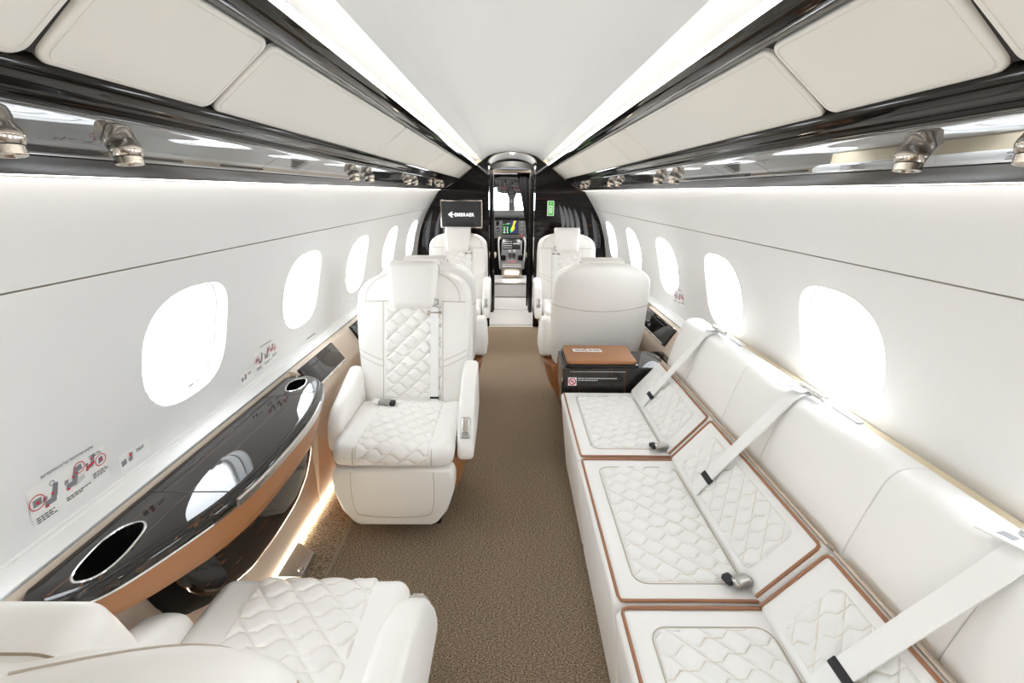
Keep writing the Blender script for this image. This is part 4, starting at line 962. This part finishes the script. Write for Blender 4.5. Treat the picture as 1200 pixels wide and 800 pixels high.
def ledge_inlay(sd, ya, yb, label):
    o = MB(); poly = rrect(.112, yb - ya, .012, 5); a = np.array([.905, .688]); b = np.array([.836, .590]); t = (b - a) / np.linalg.norm(b - a); n = np.array([t[1], -t[0]])
    if n[1] < 0: n = -n
    c = (a + b) / 2
    def fn(p, q, d):
        v = c + t * p + n * d; return (sd * v[0], (ya + yb) / 2 + q, v[1])
    th = thing('armrest_panel', (sd * c[0], (ya + yb) / 2, c[1]), label, 'ledge panel')
    prism(o, poly, fn, -.02, .008, .005, 3); o.build('inlay', M['eb_y'], th)
    o = MB(); tube(o, [fn(.052, q, .008) for q in np.linspace(-(yb - ya) / 2 + .015, (yb - ya) / 2 - .015, 6)], .005, 8); o.build('edge_rail', M['chromeh'], th)
    o = MB(); tube(o, [fn(-.03, q, .0088) for q in np.linspace(-(yb - ya) / 2 + .06, (yb - ya) / 2 - .06, 6)], .002, 6); o.build('joint', M['gap'], th)
ledge_inlay(-1, 1.80, 2.17, 'black glossy ledge inlay between the side table and the seat facing the camera')
ledge_inlay(-1, 2.45, 2.85, 'black glossy ledge inlay farther forward, behind the seat facing the camera')
ledge_inlay(1, 2.42, 2.98, 'black glossy ledge inlay by the wall beside the seat seen from behind')

# floor fitting
ff = thing('floor_box', (-.81, 1.43, .02), 'small steel floor box with a round knob beside the lit floor edge', 'floor fitting')
o = MB(); prism(o, [(-.870, 1.535), (-.778, 1.475), (-.776, 1.352), (-.870, 1.352)], lambda p, q, d: (p, q, d), .02, .045, .003, 2); o.build('cover', M['steel'], ff)
o = MB(); lathe(o, [(.013, 0), (.013, .006), (.010, .011), (0, .012)], (-.795, 1.385, .045), (0, 0, 1), 16); o.build_each('knob', M['chromeh'], ff)

# ------------------------------------------------------------------ wall placards
def wall_decal(sd, y0, s0, label, name='instruction_placard', k=1.):
    """local (u along the wall, v up) -> wall"""
    t = thing(name, tuple(wall_at(sd, np.array([y0]), np.array([s0]))[0]), label, 'placard')
    def W(u, v, off=.0012):
        off = off + .0006; return wall_at(sd, y0 + np.asarray(u, float) * k * (-sd), s0 - np.asarray(v, float) * k, off)
    return t, W
def flat(mb, W, poly, off=.0012, mi=0):
    P = W([p[0] for p in poly], [p[1] for p in poly], off); mb.add(P, [tuple(range(len(poly)))], mi)
def film(mb, W, a, b, c, d):
    for k in range(8): v0 = c + (d - c) * k / 8; v1 = c + (d - c) * (k + 1) / 8; flat(mb, W, [(a, v0), (b, v0), (b, v1), (a, v1)], .0004)
def circ(cx, cy, r, n=20): return [(cx + r * math.cos(a), cy + r * math.sin(a)) for a in np.linspace(0, 2 * PI, n, endpoint=False)]
def ringd(mb, W, cx, cy, r, w, off=.0014, mi=0):
    a = W(*zip(*circ(cx, cy, r)), off); b = W(*zip(*circ(cx, cy, r - w)), off); n = len(a)
    mb.add(np.concatenate([a, b]), [(i, (i + 1) % n, n + (i + 1) % n, n + i) for i in range(n)], mi)
def wtext(mb, W, s, x, y, size, mi=0, fit=None):
    V, F = text_geo(s, size, size * .01)
    if fit: V[:, 0] *= fit / V[:, 0].max()
    mb.add(W(V[:, 0] + x, V[:, 1] + y, .0015), F, mi)
def squiggle(mb, W, x, y, w, rows, lh, h, rn, mi=0):
    for r in range(rows):
        u = x
        end = x + w * rn.uniform(.6, 1)
        while u < end:
            l = rn.uniform(.004, .010); flat(mb, W, [(u, y - r * lh), (u + l, y - r * lh), (u + l, y - r * lh + h), (u, y - r * lh + h)], .0014, mi); u += l + .0018
def seat_icon(x, y, s): 
    return [[(x - .010 * s, y), (x + .012 * s, y), (x + .015 * s, y + .010 * s), (x - .008 * s, y + .011 * s)], [(x + .004 * s, y + .010 * s), (x + .016 * s, y + .010 * s), (x + .022 * s, y + .034 * s), (x + .012 * s, y + .036 * s)], [(x - .012 * s, y + .012 * s), (x - .004 * s, y + .012 * s), (x - .002 * s, y + .020 * s), (x - .010 * s, y + .021 * s)]]
def placard(sd, y0, z0, label, k=1., mini=False):
    t, W = wall_decal(sd, y0, s_of_z(z0), label, k=k); rn = random.Random(3)
    o = MB(); film(o, W, -.012, .172, -.024, .062); o.build('film', M['paper'], t, flat=True)
    ink = MB(); g = MB(); rd = MB()
    if not mini: wtext(ink, W, 'SEAT POSITION FOR TAXI, TAKEOFF AND LANDING', .020, .071, .0085, 0, .125)
    else: flat(ink, W, [(.03, .074), (.13, .074), (.13, .077), (.03, .077)])
    ringd(rd, W, .004, .026, .017, .002); flat(g, W, [(-.005, .018), (.013, .018), (.014, .034), (-.004, .034)]); flat(rd, W, [(.001, .022), (.008, .022), (.008, .028), (.001, .028)], .0016)
    for x, y, s_ in ((.028, .004, 1.15), (.078, .010, 1.15), (.128, .026, .8)):
        for q in seat_icon(x, y, s_): flat(g, W, q)
        flat(rd, W, [(x - .010, y - .002), (x - .003, y - .002), (x - .003, y + .003), (x - .010, y + .003)], .0016); flat(rd, W, [(x + .006, y + .018), (x + .011, y + .018), (x + .011, y + .024), (x + .006, y + .024)], .0016)
    ringd(g, W, .040, .048, .006, .0015)
    ringd(rd, W, .104, .044, .014, .002); flat(g, W, [(.098, .036), (.111, .038), (.109, .052), (.100, .050)])
    ringd(rd, W, .158, .030, .015, .002); flat(g, W, [(.151, .022), (.164, .024), (.164, .038), (.153, .037)]); flat(rd, W, [(.157, .027), (.162, .027), (.162, .033), (.157, .033)], .0016)
    flat(rd, W, [(.120, .030), (.142, .032), (.142, .037), (.120, .035)], .0016)
    for i in range(4): flat(g, W, [(.086, .016 - i * .003), (.112, .021 - i * .003), (.112, .022 - i * .003), (.086, .017 - i * .003)])
    squiggle(ink, W, -.006, -.010, .052, 3, .0052, .0026, rn); squiggle(ink, W, .062, -.010, .062, 2, .0052, .0026, rn); squiggle(ink, W, .132, .004, .04, 3, .005, .0026, rn); squiggle(ink, W, .13, .053, .038, 2, .005, .002, rn)
    ink.build('lettering', M['ink'], t, flat=True); g.build('drawing', M['inkg'], t, flat=True); rd.build('red_mark', M['red'], t, flat=True)
def placard_small(sd, y0, z0, label, k=1.):
    t, W = wall_decal(sd, y0, s_of_z(z0), label, k=k); rn = random.Random(8)
    o = MB(); film(o, W, -.006, .098, -.012, .036); o.build('film', M['paper'], t, flat=True)
    ink = MB(); g = MB(); rd = MB()
    flat(g, W, [(0, .002), (.016, .005), (.016, .020), (0, .017)]); flat(g, W, [(.024, .004), (.036, .006), (.040, .026), (.030, .028)]); flat(rd, W, [(.027, .018), (.033, .018), (.033, .028), (.027, .028)], .0016)
    for q in seat_icon(.028, .004, .5): flat(g, W, q)
    squiggle(ink, W, .052, .022, .040, 2, .005, .0028, rn)
    ink.build('lettering', M['ink'], t, flat=True); g.build('drawing', M['inkg'], t, flat=True); rd.build('red_mark', M['red'], t, flat=True)
placard(-1, .795, .762, 'seat position instruction placard low on the wall above the near cup holder', 1.)
placard_small(-1, 1.005, .734, 'small pictogram placard on the wall just beyond the seat position placard', .95)
placard(-1, 1.655, .757, 'seat instruction placard below the second visible window, above the far cup holder', .90, True)
placard_small(-1, 1.545, .735, 'small pictogram placard low on the wall before the far cup holder', .85)
placard(1, 2.72, .80, 'seat instruction placard on the wall beside the seat seen from behind', .9, True)
t, W = wall_decal(-1, 2.10, s_of_z(.722), 'thin printed line on the wall ledge behind the seat facing the camera'); o = MB(); flat(o, W, [(0, 0), (.10, 0), (.10, .004), (0, .004)]); o.build('lettering', M['ink'], t, flat=True)

for x_ in (-.45, .45):
    o = lathe(MB(), [(.035, 0), (.035, .004), (.028, .008), (0, .008)], (x_, 6.55, 1.719), (0, 0, -1), 20).build('ceiling_fill_light', M['lamp']); tag(o, 'small round added fill light on the cockpit ceiling, %s' % ('curtain side' if x_ > 0 else 'monitor side'), 'light')  # added fill discs, put in to brighten the dark cockpit
def lamp(loc, size, power, col=(1, .95, .88)):
    ld = bpy.data.lights.new('lamp_light', 'AREA'); ld.shape = 'DISK'; ld.size = size; ld.energy = power; ld.color = col
    lo = bpy.data.objects.new('lamp_light', ld); COL.objects.link(lo); lo.location = loc
for x_ in (-.45, .45): lamp((x_, 6.55, 1.705), .08, 7.)  # fill light below the added cockpit discs
lamp((0, 5.35, 1.785), .05, 26.)
# ------------------------------------------------------------------ light, world, camera
w = bpy.data.worlds.new('sky'); S.world = w; w.use_nodes = True
bg = w.node_tree.nodes['Background']; bg.inputs['Color'].default_value = (.93, .97, 1.03, 1); bg.inputs['Strength'].default_value = 10.
for sd in (-1, 1):
    for y in WIN_Y:
        p = wall_at(sd, np.array([y]), np.array([s_win]), -.079)[0]; q = wall_at(sd, np.array([y]), np.array([s_win]), 0.)[0]
        ld = bpy.data.lights.new('window_portal', 'AREA'); ld.shape = 'RECTANGLE'; ld.size = .34; ld.size_y = .31; ld.cycles.is_portal = True
        lo = bpy.data.objects.new('window_portal', ld); COL.objects.link(lo); lo.location = Vector(p); lo.rotation_euler = (Vector(q) - Vector(p)).to_track_quat('-Z', 'Y').to_euler()
ld = bpy.data.lights.new('window_portal', 'AREA'); ld.shape = 'RECTANGLE'; ld.size = 1.8; ld.size_y = .42; ld.cycles.is_portal = True
lo = bpy.data.objects.new('window_portal', ld); COL.objects.link(lo); lo.location = (0, 7.62, 1.255); lo.rotation_euler = (-PI / 2, 0, 0)

F_PX = 540.; TH = math.atan2(175, F_PX); YAW = .0056; ROLL = .008
cam = bpy.data.cameras.new('camera'); cam.sensor_width = 36.; cam.lens = F_PX / 1200 * 36; cam.clip_start = .02; cam.clip_end = 100
co = bpy.data.objects.new('camera', cam); COL.objects.link(co); co.location = (-.015, 0, 1.40); co.rotation_mode = 'QUATERNION'
fw = Vector((math.sin(YAW) * math.cos(TH), math.cos(YAW) * math.cos(TH), -math.sin(TH)))
co.rotation_quaternion = fw.to_track_quat('-Z', 'Y') @ Quaternion((0, 0, 1), ROLL)
S.camera = co
S.view_settings.view_transform = 'Standard'; S.view_settings.look = 'None'; S.view_settings.gamma = 1; S.view_settings.use_curve_mapping = False
S.view_settings.exposure = .36
S.cycles.max_bounces = 12; S.cycles.diffuse_bounces = 7; S.cycles.glossy_bounces = 5; S.cycles.sample_clamp_indirect = 6.; S.cycles.use_denoising = True
S.cycles.caustics_reflective = False; S.cycles.caustics_refractive = False
